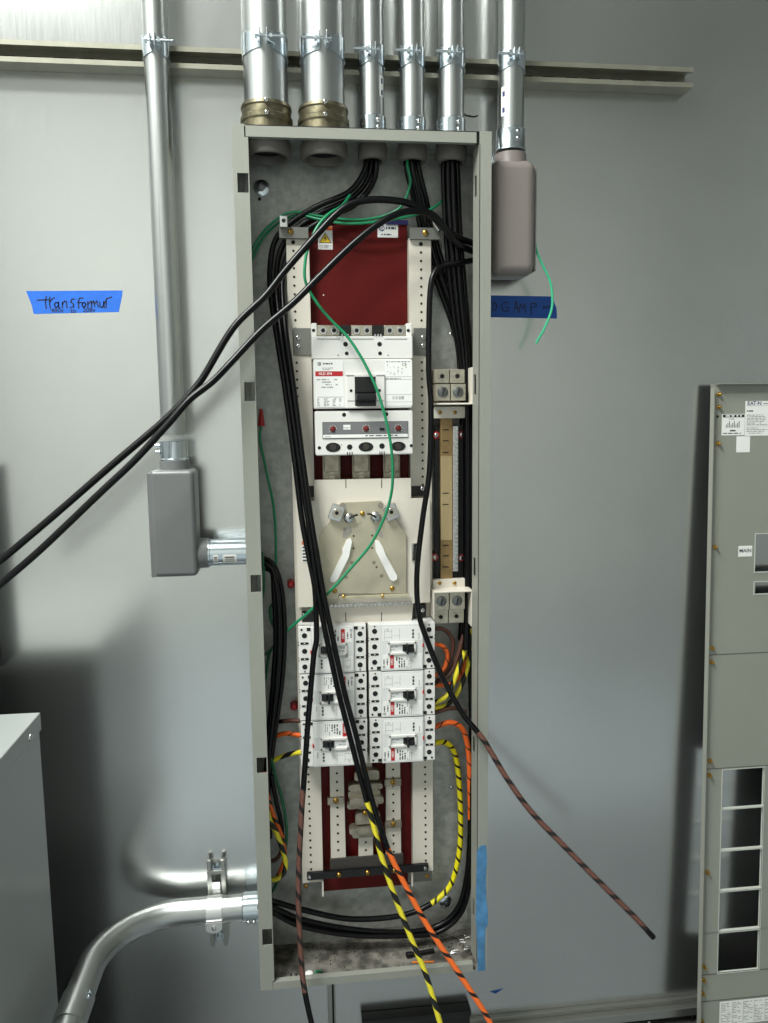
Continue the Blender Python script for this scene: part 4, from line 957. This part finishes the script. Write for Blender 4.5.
# loops to the right of the branch breakers
cl = 'load wire loops beside the right breakers'
cable('load_wire', [(434, 629, -.075), (441, 628.5, -.070), (448.5, 633, -.062), (453, 642, -.058), (451.5, 656, -.056), (446, 673, -.056), (434, 684, -.064)], .0048, BROWN, 'thin brown wire loop tucked right under the lower lug block', cl)
cable('load_wire', [(465.5, 622, -.045), (465, 629, -.050), (460.5, 646, -.056), (454.6, 664.5, -.060), (447.6, 676, -.066), (434, 686, -.075)], .0052, BROWN, 'brown wire slanting down from the lower lug block to the right breakers', cl)
cable('load_wire', [(434, 644, -.085), (440, 645, -.082), (445.5, 649, -.078), (447.6, 655, -.074), (446, 664, -.074), (442, 671, -.078), (434, 676, -.085)], .0050, ORSTR2, 'small tight orange wire loop at the top right breaker', cl)
cable('load_wire', [(466, 655, -.040), (464, 667, -.045), (459, 677, -.054), (451, 684, -.066), (434, 685.5, -.080)], .0050, ORSTR2, 'orange wire curving in below the small loop at the right breakers', cl)
cable('load_wire', [(470, 628, -.060), (468.7, 638, -.060), (463, 656, -.062), (457.5, 671, -.066), (453, 684, -.070), (447, 696, -.076), (434, 703, -.085)], .0055, YELSTR2, 'upper yellow and black twisted wire right of the breakers', cl)
cable('load_wire', [(471, 645, -.045), (468, 664, -.046), (463, 681, -.050), (456, 695, -.056), (447, 705, -.066), (434, 708, -.075)], .0055, YELSTR2, 'lower yellow and black twisted wire right of the breakers', cl)
cable('load_wire', [(434, 713, -.080), (440, 711, -.078), (448, 708.5, -.070), (457, 708.5, -.060), (466, 712, -.045)], .0045, BROWN, 'thin brown wire above the orange cable at the lower right breaker', cl)
# wires to the left of the branch breakers
cl = 'load wires on the left side of the breakers'
cable('load_wire', [(268, 722, -.055), (280, 721.5, -.060), (290, 720.5, -.070), (300, 721, -.08)], .0048, [(0, WIRE), (.45, BROWN)], 'dark brown wire running into the left breakers, above the orange one', cl)
cable('load_wire', [(264, 737, -.050), (275, 736, -.052), (285, 733.5, -.062), (292, 734, -.070), (301, 735.5, -.08)], .0052, ORSTR2, 'short orange wire running into the lowest left breaker', cl)
cable('load_wire', [(266, 764, -.055), (272, 761, -.056), (281, 757, -.062), (292, 753.5, -.072), (302, 752, -.08)], .0055, YELSTR2, 'short yellow wire running into the lowest left breaker', cl)
cable('load_wire', [(265, 772, -.078), (266, 790, -.078), (270, 805, -.074), (275, 820, -.068), (280, 832, -.064), (284, 846, -.060), (284, 862, -.056), (276, 880, -.05)], .0054, ORSTR, 'orange wire dropping down the lower left side of the enclosure', cl)
cable('load_wire', [(265, 790, -.098), (267, 808, -.096), (270.5, 822, -.092), (276, 832, -.088), (280, 842, -.086), (284.5, 856, -.084), (285.5, 868, -.084), (280, 877.5, -.084), (270, 879.5, -.084), (258, 874, -.080)], .0056, YELSTR2, 'yellow striped wire curling at the lower left side of the enclosure', cl)
cable('load_wire', [(271, 775, -.066), (276, 800, -.064), (281, 822, -.06), (282, 838, -.056), (281, 852, -.05), (275, 860, -.048), (264, 862, -.048)], .0050, [(0, WIRE), (.75, BROWN)], 'thin dark wire hooking back at the lower left side of the enclosure', cl)
# green grounds
GR = 'green ground wires'; RG = .0030
cable('ground_wire', [(408, 150, -.074), (407.5, 166, -.076), (410.5, 182, -.078), (403, 204, -.074), (392, 213, -.068), (370, 219, -.062), (346, 219.5, -.060), (318, 216, -.050), (300, 212, -.045), (283, 215, -.045), (268, 227, -.050), (257, 241, -.056), (247, 262, -.06)], RG, GREEN, 'green wire from the middle narrow conduit sagging over the red board top to the left', GR, 'wire')
cable('ground_wire', [(446, 196, -.050), (440, 203, -.056), (427, 211, -.066), (406, 217, -.070), (376, 222, -.072), (345, 223.5, -.070), (318, 219, -.056), (300, 215, -.040), (285, 219, -.036), (270, 230, -.040), (260, 243, -.044), (250, 264, -.05)], RG, GREEN, 'green wire crossing the red board top from behind the right cables', GR, 'wire')
cable('ground_wire', [(350, 195, -.076), (342, 206, -.088), (330, 213, -.098), (318, 226, -.108), (309, 245, -.114), (305.3, 261, -.118), (305.6, 282, -.122), (317, 303, -.126), (331, 320, -.130), (346, 335, -.136), (358, 352, -.142), (368, 370, -.146), (377, 390, -.150), (385, 416, -.154), (391, 446, -.156), (392.8, 474, -.152), (391, 495, -.146), (385, 516, -.140), (371, 544, -.134), (351, 568, -.134), (336, 585, -.134), (323, 598, -.126), (309, 612, -.112), (296, 623, -.094), (286, 633, -.080), (279, 652, -.07)], RG, GREEN, 'long green wire sweeping down in front of the main breaker and tan panel', GR, 'wire')
o = cable('ground_wire', [(261, 425, -.060), (260, 440, -.062), (264, 460, -.062), (267.5, 477, -.062), (273, 503, -.060), (275.5, 530, -.056), (275.8, 566, -.050)], RG, GREEN, 'green wire with a red cap hanging by the left stile', GR, 'wire')
pc = at(261.3, 426, -.060); pt = at(261, 409, -.060)
cap = MB().lathe(pc, pt-pc, [(0, .0078), (.012, .0068), (.024, .0048), ((pt-pc).length, .0032)], REDW, 12).build('wire_nut', None); cap.parent = o; cap.location = -WL[o]; cap['label'] = 'red twist-on cap'
cable('ground_wire', [(262, 552, -.09), (263.5, 568, -.092), (264, 588, -.092), (261, 602, -.09)], RG, GREEND, 'short dark green wire just inside the left stile, below the stub', GR, 'wire')
cable('ground_wire', [(275, 602, -.050), (270.5, 607, -.052), (271, 620, -.054), (275, 630, -.054), (275, 644, -.054), (269, 652, -.056), (262, 656, -.06)], .0034, GREEND, 'dark green wire hooked over behind the left black loop', GR, 'wire')
cable('ground_wire', [(286, 628, -.068), (278, 641, -.060), (270, 652, -.056), (267, 668, -.052), (264, 690, -.05), (262, 708, -.05)], .0034, GREEND, 'dark green wire descending behind the left black loop', GR, 'wire')
cable('ground_wire', [(271, 758, -.072), (276, 778, -.070), (283, 803, -.066), (286.5, 828, -.062), (285.5, 850, -.058), (281, 872, -.054), (273, 890, -.05), (264, 902, -.05)], .0034, GREEND, 'dark green wire bowing down the lower left side of the enclosure', GR, 'wire')
cable('ground_wire', [(534.5, 240, -.086), (537, 252, -.086), (543, 266, -.085), (550, 281, -.083), (552.3, 296, -.080), (551.5, 310, -.076), (545, 327, -.070), (536, 343.5, -.062)], .0027, mat('bright_green_insulation', (70, 188, 140), .3), 'bright green wire dangling from the taupe fitting over the blue tape', GR, 'wire')

# ------------------------------------------------------------------ litter on the floor of the box
p = at(410, 955, -.07)
o = MB().cyl((p.x, -.085, ZB+.0085), (p.x+.055, -.078, ZB+.0085), .0048, BLACK, 12).lathe((p.x-.012, -.0865, ZB+.0088), (1, .12, 0), [(0, .004), (.002, .0068), (.014, .0068), (.016, .0048)], BLACK, 12).build('plastic_stub', loc=(p.x, -.085, ZB)); tag(o, 'short black plastic stick lying on the enclosure floor behind the yellow tail', 'scrap')
o = MB().cyl((p.x, -.105, ZB+.004), (p.x+.05, -.110, ZB+.004), .002, mat('orange_scrap', (224, 120, 30), .5), 8).build('wire_scrap', loc=(p.x, -.105, ZB)); tag(o, 'thin orange wire scrap on the enclosure floor beside the black stick', 'scrap')
p = at(318.5, 974, -.125)
o = MB().cyl((p.x-.006, -.128, ZB+.0198), (p.x+.006, -.112, ZB+.0072), .0030, GREEN, 10).build('wire_scrap', loc=(p.x, -.12, ZB)); tag(o, 'bit of green wire lying against the enclosure bottom rail', 'scrap')
rn = random.Random(5)
spots = [(452+rn.uniform(0, 18), 946+rn.uniform(-11, 9)) for _ in range(16)]
for k, (u, v) in enumerate(spots):
    x = at(u, v, -.06).x; y = -.03-rn.random()*.08; a = rn.uniform(0, PI); L = rn.uniform(.004, .009); z = ZB+.0034+.0028*(k % 3)
    o = MB().tube([(x-L*math.cos(a), y-L*math.sin(a), z), (x, y, z+.0012), (x+L*math.cos(a), y+L*math.sin(a), z)], .0013, SILV if k % 4 else PAPER, 6, step=.003).build('strand_offcut', loc=(x, y, z))
    tag(o, 'tiny bright wire offcut in the pile at the right corner of the enclosure floor', 'scrap', 'bright offcuts in the right corner')
p = at(294, 975, -.12)
for k, (u, v, lab) in enumerate(((294, 978, 'small zinc clip standing on the enclosure bottom rail left of the brown cable'), (309, 971, 'crumpled white wrapper scrap beside the green wire bit'))):
    x = at(u, v, -.12).x; y = -.122
    b = MB()
    if k == 0: b.box(x-.008, x-.004, y-.006, y+.004, ZB+.002, ZB+.016, SILV, .001); b.box(x-.008, x+.010, y-.006, y+.004, ZB+.002, ZB+.005, SILV, .001); b.cyl((x+.005, y, ZB+.005), (x+.005, y, ZB+.014), .003, SILV, 8)
    else: b.lathe((x, y, ZB+.002), (0, 0, 1), [(0, .012), (.004, .013), (.008, .007), (.012, .009), (.014, .003)], PAPER, 7)
    tag(b.build('clip' if k == 0 else 'wrapper_scrap', loc=(x, y, ZB)), lab, 'scrap')
b = MB()
for k in range(260):
    x = rn.uniform(-.235, .235); y = -.012-abs(rn.gauss(0, .028)) if rn.random() < .6 else rn.uniform(-.13, -.01); y = max(y, -.132)
    s_ = rn.uniform(.0006, .0019); b.lathe((x, y, ZB+.0018), (0, 0, 1), [(0, s_), (s_, s_*.6)], RUST if rn.random() < .5 else DARKH, 5)
o = b.build('floor_grit', loc=(0, -.05, ZB)); o['label'] = 'dark grit and dust strewn over the enclosure floor'; o['category'] = 'grit'; o['kind'] = 'stuff'

# ------------------------------------------------------------------ tape on the wall
def tape(name, quad_, Y, m, label, strokes, org, sc, w, parent_name='writing', texts=()):
    P = [at(u, v, Y) for u, v in quad_]
    b = MB(); b.prism([(q.x, q.z) for q in P], Y, Y+.0004, m)
    root = b.build(name, loc=P[0]); tag(root, label, 'tape')
    if strokes or texts:
        s = MB()
        for st in strokes: s.ribbon([(lambda q: (q.x, q.z))(at(org[0]+a/sc, org[1]+c/sc, Y-.0002)) for a, c in st], w, Y-.0002, BLKINK)
        for t, a, c, size in texts:
            q = at(org[0]+a/sc, org[1]+c/sc, Y-.0002); s.text(t, q.x, Y-.0002, q.z, size, BLKINK, bold=True)
        part(root, parent_name, s, 'handwriting in dark marker')
    return root
circ = lambda x, y, r, ry=None, a0=0, a1=2*PI, n=10: [(x+math.cos(a0+(a1-a0)*k/n)*r, y+math.sin(a0+(a1-a0)*k/n)*(ry or r)) for k in range(n+1)]
ST = [[(183, 80), (178, 120), (183, 165)], [(120, 106), (160, 104), (205, 102)], [(208, 85), (206, 130), (212, 162)], [(207, 120), (222, 100), (240, 88)],
      circ(255, 138, 14, 17), [(270, 118), (268, 150), (280, 160)], [(295, 118), (296, 160)], [(296, 135), (310, 112), (324, 118), (328, 160)],
      [(382, 98), (362, 100), (354, 118), (374, 135), (374, 152), (350, 158)], [(440, 92), (418, 90), (408, 110), (410, 162)], [(402, 124), (432, 122)],
      circ(446, 138, 12, 16), [(472, 115), (474, 158)], [(474, 135), (492, 112)], [(498, 112), (500, 156)], [(500, 130), (514, 112), (522, 150)], [(522, 130), (536, 112), (546, 155)],
      [(556, 118), (558, 150), (572, 158), (584, 140), (584, 115)], [(584, 120), (588, 160)], [(588, 130), (606, 95), (640, 84)], [(602, 110), (600, 158)]]
tape('masking_tape', [(26, 291), (122.6, 290.4), (122.2, 295), (118.8, 312), (33.6, 314), (31.6, 305)], -.0005, TAPE, 'blue masking tape on the wall left of the far left conduit, handwritten transformer', ST, (20, 285), 6.98, .0026, texts=[('480v', 260, 178, .013), ('to', 372, 180, .013), ('208v', 482, 176, .013)])
ST = [[(72, 600), (72, 672)], circ(72, 636, 32, 36, -PI/2, PI/2), [(205, 605), (170, 598), (146, 632), (160, 672), (205, 680), (212, 650), (180, 640)],
      [(255, 690), (276, 585), (296, 690)], [(262, 650), (300, 645)], [(306, 685), (312, 612), (336, 655), (352, 610), (362, 690)], [(408, 608), (412, 708)], [(408, 612), (452, 606), (458, 634), (412, 650)],
      [(518, 632), (524, 655), (538, 634), (548, 655), (562, 630)], [(570, 632), (574, 652)]]
tape('masking_tape', [(476, 295), (552, 296.5), (556.5, 308), (557, 318.5), (476, 317)], -.0005, TAPED, 'blue masking tape below the taupe fitting, handwritten capital letters', ST, (485, 235), 8.9, .0022)
tape('masking_tape', [(490, 991.5), (503.5, 988.5), (495.5, 993.8)], -.0005, TAPED, 'tiny blue tape scrap low on the wall, right below the enclosure corner', [], (0, 0), 1, 0)
pts = [(477, 851), (480, 846), (486, 845), (487, 858), (485.8, 880), (486.4, 900), (488.6, 912), (488.4, 924), (485.2, 930), (484.9, 956), (485.5, 970), (477.5, 971.5), (477.5, 950), (475.8, 920), (476.2, 880)]
P = [at(u, v, YFR-.0004) for u, v in pts]
tag(MB().prism([(min(q.x, .2555), q.z) for q in P], YFR-.0008, YFR-.0002, TAPEP).build('masking_tape', loc=P[0]), 'crinkled strip of pale blue tape stuck down the lower right stile of the enclosure', 'tape')
q = [at(u, v, -.002) for u, v in ((463.5, 113), (466, 115.2), (469, 115.6), (474, 116.6), (478, 115.4))]
tag(MB().tube(q, .0011, BLACKM, 6).build('wire_snippet', loc=q[0]), 'thin dark wire wisp on the wall above the enclosure right end', 'wire')

# ------------------------------------------------------------------ loose cover leaning on the wall at right
ang = math.atan2(.0550, 1.558); XC = .800
zTop = 1.661; HC = (zTop-FLOOR)/math.cos(ang); WC = .540
Mc = Matrix.Translation((XC, -.030-(zTop-FLOOR)*math.tan(ang), FLOOR)) @ Matrix.Rotation(-ang, 4, 'X')
cv = thing('panel_cover', (XC+WC/2, -.09, FLOOR), 'tall grey enclosure cover with cut-out windows leaning against the wall at right', 'panel cover')
# local frame of the cover: x right, y into the wall, z up; sheet at y=0
def cz(v, u=740):      # height on the cover of a survey row
    d = _F+_R*((u-384)/FOC)-_U*((v-511.5)/FOC); n = Mc.to_3x3() @ Vector((0, 1, 0)); o_ = Mc.translation
    t = (o_-CAMP).dot(n)/d.dot(n); return (Mc.inverted() @ (CAMP+d*t))
b = MB(); t = .0018; REAR = mat('shaded_rear', (44, 46, 45), .6)  # rear layer coloured dark to paint in the shade behind the cover
wins = []
for k, (va, vb) in enumerate(((770, 806.5), (809.5, 848), (851, 888.5), (891.5, 929), (932, 969.5))):
    p0 = cz(va, 722.5-.8*k); p1 = cz(vb, 762.5-1.1*k); wins.append((p1.z, p0.z))
wx0 = cz(870, 720).x; wx1 = cz(870, 761.5).x; mid = WC/2
cols = [(wx0, wx1), (WC-wx1, WC-wx0)]
mw0 = cz(545, 755.3).x; mwin = [(cz(572, 760).z, cz(534, 760).z), (cz(594, 760).z, cz(582, 760).z)]
zA, zB2 = wins[-1][0], wins[0][1]
def cb(*a, m=GREYD, r=0): b.box(*a, m, r, M=Mc)
def hs(z0, z1, opens):
    x = 0
    for a, c in opens+[(WC, WC)]:
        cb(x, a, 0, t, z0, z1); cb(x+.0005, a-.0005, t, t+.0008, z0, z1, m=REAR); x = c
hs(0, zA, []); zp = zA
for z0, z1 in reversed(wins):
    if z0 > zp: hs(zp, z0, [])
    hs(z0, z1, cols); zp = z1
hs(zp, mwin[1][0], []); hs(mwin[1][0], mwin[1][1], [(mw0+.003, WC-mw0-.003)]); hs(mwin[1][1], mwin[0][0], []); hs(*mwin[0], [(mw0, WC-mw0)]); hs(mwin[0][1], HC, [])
part(cv, 'sheet', b, 'grey painted cover sheet with rectangular openings')
b = MB(); cb(0, .0018, -.014, 0, 0, HC-.010); part(cv, 'side_flange', b)
b = MB(); cb(WC-.0018, WC, -.019, 0, 0, HC-.010); part(cv, 'side_flange', b)
b = MB(); cb(.010, WC-.010, -.017, 0, HC-.0018, HC); part(cv, 'top_flange', b)
b = MB(); cb(.002, WC-.002, -.017, 0, 0, .0018); part(cv, 'bottom_flange', b)
DS = mat('dark_seam', (84, 86, 80), .6)
for v in (653.5, 767, 971.5, 998): b = MB(); z = cz(v, 740).z; b.box(.008, WC-.008, -.0004, .0005, z-.0011, z+.0011, DS, M=Mc); part(cv, 'seam', b, 'fine dark joint between cover plates')
RIM = mat('pale_edge', (186, 188, 180), .4)
for z0, z1 in wins:
    for a, c in cols:
        b = MB(); e = .0016
        for q in ((a-e, a, z0-e, z1+e), (c, c+e, z0-e, z1+e), (a, c, z0-e, z0), (a, c, z1, z1+e)): b.box(q[0], q[1], -.0012, t+.006, q[2], q[3], RIM, M=Mc)
        part(cv, 'window_rim', b, 'pale rim of a cut-out')
for z0, z1 in mwin:
    b = MB(); e = .0018
    for q in ((mw0-e, mw0, z0-e, z1+e), (WC-mw0, WC-mw0+e, z0-e, z1+e), (mw0, WC-mw0, z0-e, z0), (mw0, WC-mw0, z1, z1+e)): b.box(q[0], q[1], -.0012, t+.006, q[2], q[3], RIM, M=Mc)
    part(cv, 'window_rim', b, 'pale rim of a cut-out')
for u, v in ((718.5, 394.5), (718.3, 407), (717.7, 443.5), (714.6, 547), (711.8, 648), (711.3, 662), (709.6, 760.5), (709.2, 775), (707, 872), (703.8, 966.5), (703.2, 979.5), (702.3, 993), (701.5, 1021)):
    p = cz(v, u); b = MB(); x_ = max(p.x, .0065)
    b.lathe(Mc @ Vector((x_, 0, p.z)), (Mc.to_3x3() @ Vector((0, -1, 0))), [(0, .0052), (.003, .005), (.004, .0034), (.010, .0032), (.011, .002)], BRASS, 12)
    part(cv, 'screw', b, 'brass screw')
p = cz(416.5, 717.5); b = MB(); b.lathe(Mc @ Vector((p.x, 0, p.z)), Mc.to_3x3() @ Vector((0, -1, 0)), [(0, .003), (.0006, .003)], DARKH, 12); part(cv, 'hole', b, 'small dark hole')
def sticker(u0, v0, u1, v1, name, lab, fn, wid=None):
    p0 = cz((v0+v1)/2, u0); p1 = cz((v0+v1)/2, u1); zt = cz(v0, (u0+u1)/2).z; zb = cz(v1, (u0+u1)/2).z
    b = MB(); x1 = p1.x if wid is None else p0.x+wid
    b.box(p0.x, x1, -.0005, -.0001, zb, zt, PAPER, M=Mc); fn(b, p0.x, x1, zb, zt, -.0008)
    part(cv, name, b, lab)
def lab1(b, x0, x1, z0, z1, y):
    w = x1-x0; h = z1-z0
    b.box(x0+w*.04, x1-w*.02, y, y+.0002, z1-h*.155, z1-h*.03, BLACK, M=Mc); b.dashes(x0+w*.15, x1-w*.1, y-.0003, z1-h*.13, z1-h*.05, PAPER, 1, 1, 1., .8, M=Mc, seed=50)
    b.dashes(x0+w*.3, x1-w*.3, y, z1-h*.27, z1-h*.2, INKL, 1, 1, 1., .6, M=Mc, seed=51)
    for k in range(9): xx = x0+w*(.18+.07*k); b.quad(xx, xx+w*.03, y, z0+h*.36, z0+h*(.50+.16*((k*7) % 3)/2), INK, M=Mc)
    b.dashes(x0+w*.36, x1-w*.36, y, z0+h*.18, z0+h*.26, INK, 1, .5, 1., .8, M=Mc, seed=52); b.dashes(x0+w*.06, x1-w*.06, y, z0+h*.06, z0+h*.13, INK, 1, 1.5, 1., .6, M=Mc, seed=53)
sticker(721.7, 414, 744.5, 435.3, 'sticker', 'white sticker with a black heading bar', lab1)
def lab2(b, x0, x1, z0, z1, y):
    w = x1-x0; h = z1-z0
    b.text('E', x0+.0075, y, z1-h*.07, .0125, NAVY, M=Mc, bold=True); b.text('A', x0+.0155, y, z1-h*.07, .0125, NAVY, M=Mc, bold=True); b.text('T', x0+.0225, y, z1-h*.07, .0125, NAVY, M=Mc, bold=True); b.disc
    b.text('N', x0+.0345, y, z1-h*.07, .0125, NAVY, M=Mc, bold=True); b.quad(x0+.0272, x0+.0300, y, z1-h*.083, z1-h*.058, NAVY, M=Mc)
    b.dashes(x0+.043, x1-.01, y, z1-h*.10, z1-h*.05, INKL, 1, 1, 1., .6, M=Mc, seed=54)
    b.dashes(x0+.004, x0+.022, y, z1-h*.31, z1-h*.26, INK, 1, .6, 1., .7, M=Mc, seed=55)
    b.dashes(x0+.004, x0+.055, y, z0+h*.30, z0+h*.62, INKL, 7, 2, .9, .45, M=Mc, seed=56); b.dashes(x0+.062, x1-.004, y, z0+h*.06, z0+h*.82, INKL, 14, 1.4, .85, .4, M=Mc, seed=57); b.dashes(x0+.004, x0+.055, y, z0+h*.05, z0+h*.25, INKL, 4, 2, .8, .4, M=Mc, seed=58)
    for q in (.86, .28, .17): b.quad(x0+.003, x1-.003, y, z0+h*q, z0+h*q+.0006, INKL, M=Mc)
sticker(745, 401, 768, 435.7, 'data_plate', 'large white data label', lab2, .105)
sticker(736.3, 436.3, 749.8, 452.3, 'blank_sticker', 'small square white sticker', lambda *a: None)
def lab3(b, x0, x1, z0, z1, y): b.text('MAIN', (x0+x1)/2, y, (z0+z1)/2+.001, (x1-x0)*.36, INK, M=Mc, bold=True)
sticker(738.3, 545.8, 752, 556.5, 'main_sticker', 'tiny white sticker reading MAIN', lab3)
def lab4(b, x0, x1, z0, z1, y):
    w = x1-x0; h = z1-z0
    for k in range(6):
        xa = x0+w*(.03+.16*k); b.dashes(xa, xa+w*.14, y, z0+h*.05, z1-h*.05, INKL, 13, .8, .8, .4, M=Mc, seed=60+k); b.quad(xa-w*.01, xa-w*.005, y, z0+h*.04, z1-h*.04, INKL, M=Mc)
sticker(719.5, 999.5, 768, 1023, 'paper_label', 'printed paper label at the cover foot', lab4, .18)
sc_ = cv

# ------------------------------------------------------------------ transformer cabinet at lower left
tr = thing('transformer_cabinet', (-.95, -.55, FLOOR), 'grey sheet metal transformer cabinet standing at the lower left, top surface pale', 'transformer')
xR = -.652; yB = -.216; zT = 1.034; xL = -1.35; yF = -.95
part(tr, 'body', MB().box(xL, xR-.003, yF, yB-.004, FLOOR+.02, zT-.035, TRAF, .003), sharp=50)
part(tr, 'lid', MB().box(xL-.003, xR, yF-.004, yB, zT-.036, zT, TRAF, .003), 'overhanging lid', sharp=50)
part(tr, 'rear_shade', MB().box(xL+.02, xR-.006, yB-.0039, yB-.001, FLOOR+.03, zT-.04, mat('rear_shade_grey', (38, 40, 40), .6)), 'dark sheet standing in for shade on the cabinet rear')  # added dark sheet: paints the shade between cabinet and wall
part(tr, 'foot', MB().box(xL+.04, xR-.04, yF+.04, yB-.04, FLOOR, FLOOR+.0201, BLACKM))
p = at(30.5, 738, -.284); part(tr, 'lid_screw', MB().lathe((xR, -.284, p.z+.001), (1, 0, 0), [(0, .0075), (.003, .007), (.0045, .0045)], SILV, 12))
wb = thing('wall_box', (-1.2, 0, 1.05), 'dark grey wall box mounted above the transformer cabinet', 'electrical box')
part(wb, 'body', MB().box(-1.6, -.80, -.12, -.0005, 1.06, 1.50, mat('dark_enamel', (52, 54, 54), .5), .004))
part(wb, 'door', MB().box(-1.59, -.81, -.126, -.1202, 1.07, 1.49, mat('dark_enamel', (52, 54, 54), .5), .002))
# ------------------------------------------------------------------ black tray at the bottom
Yt = -.030
x0, x1, _, _ = rect(362, 1008, 471.5, 1023, Yt); zt3 = at(417, 1016, Yt).z
bt = thing('raceway_box', ((x0+x1)/2, 0, -.02), 'low black raceway box on the wall under the enclosure, between two striped tails', 'raceway')
part(bt, 'body', MB().box(x0+.003, x1-.003, Yt+.003, -.0335+.0328, -.02, zt3-.016, BLACK, .002))
part(bt, 'lid', MB().box(x0, x1, Yt, -.0006, zt3-.0155, zt3, BLACK, .003))
# ------------------------------------------------------------------ light
def area(name, loc, sx, sy, power, rot=(0, 0, 0), col=(.965, 1, .965)):
    l = bpy.data.lights.new(name, 'AREA'); l.shape = 'RECTANGLE'; l.size = sx; l.size_y = sy; l.energy = power; l.color = col
    o = bpy.data.objects.new(name, l); COL.objects.link(o); o.location = loc; o.rotation_euler = rot
    return o
area('panel_lamp', (-1.4, -1.2, ZC-.06), 1.2, .6, 88)
area('panel_lamp', (-1.6, -2.1, ZC-.06), 1.2, .6, 128)
w = bpy.data.worlds.new('world'); w.use_nodes = True; SC.world = w
w.node_tree.nodes['Background'].inputs[0].default_value = (.8, .85, .9, 1); w.node_tree.nodes['Background'].inputs[1].default_value = .3

vs = SC.view_settings; vs.view_transform = 'Standard'; vs.look = 'None'; vs.gamma = 1; vs.use_curve_mapping = False; vs.exposure = 0.38
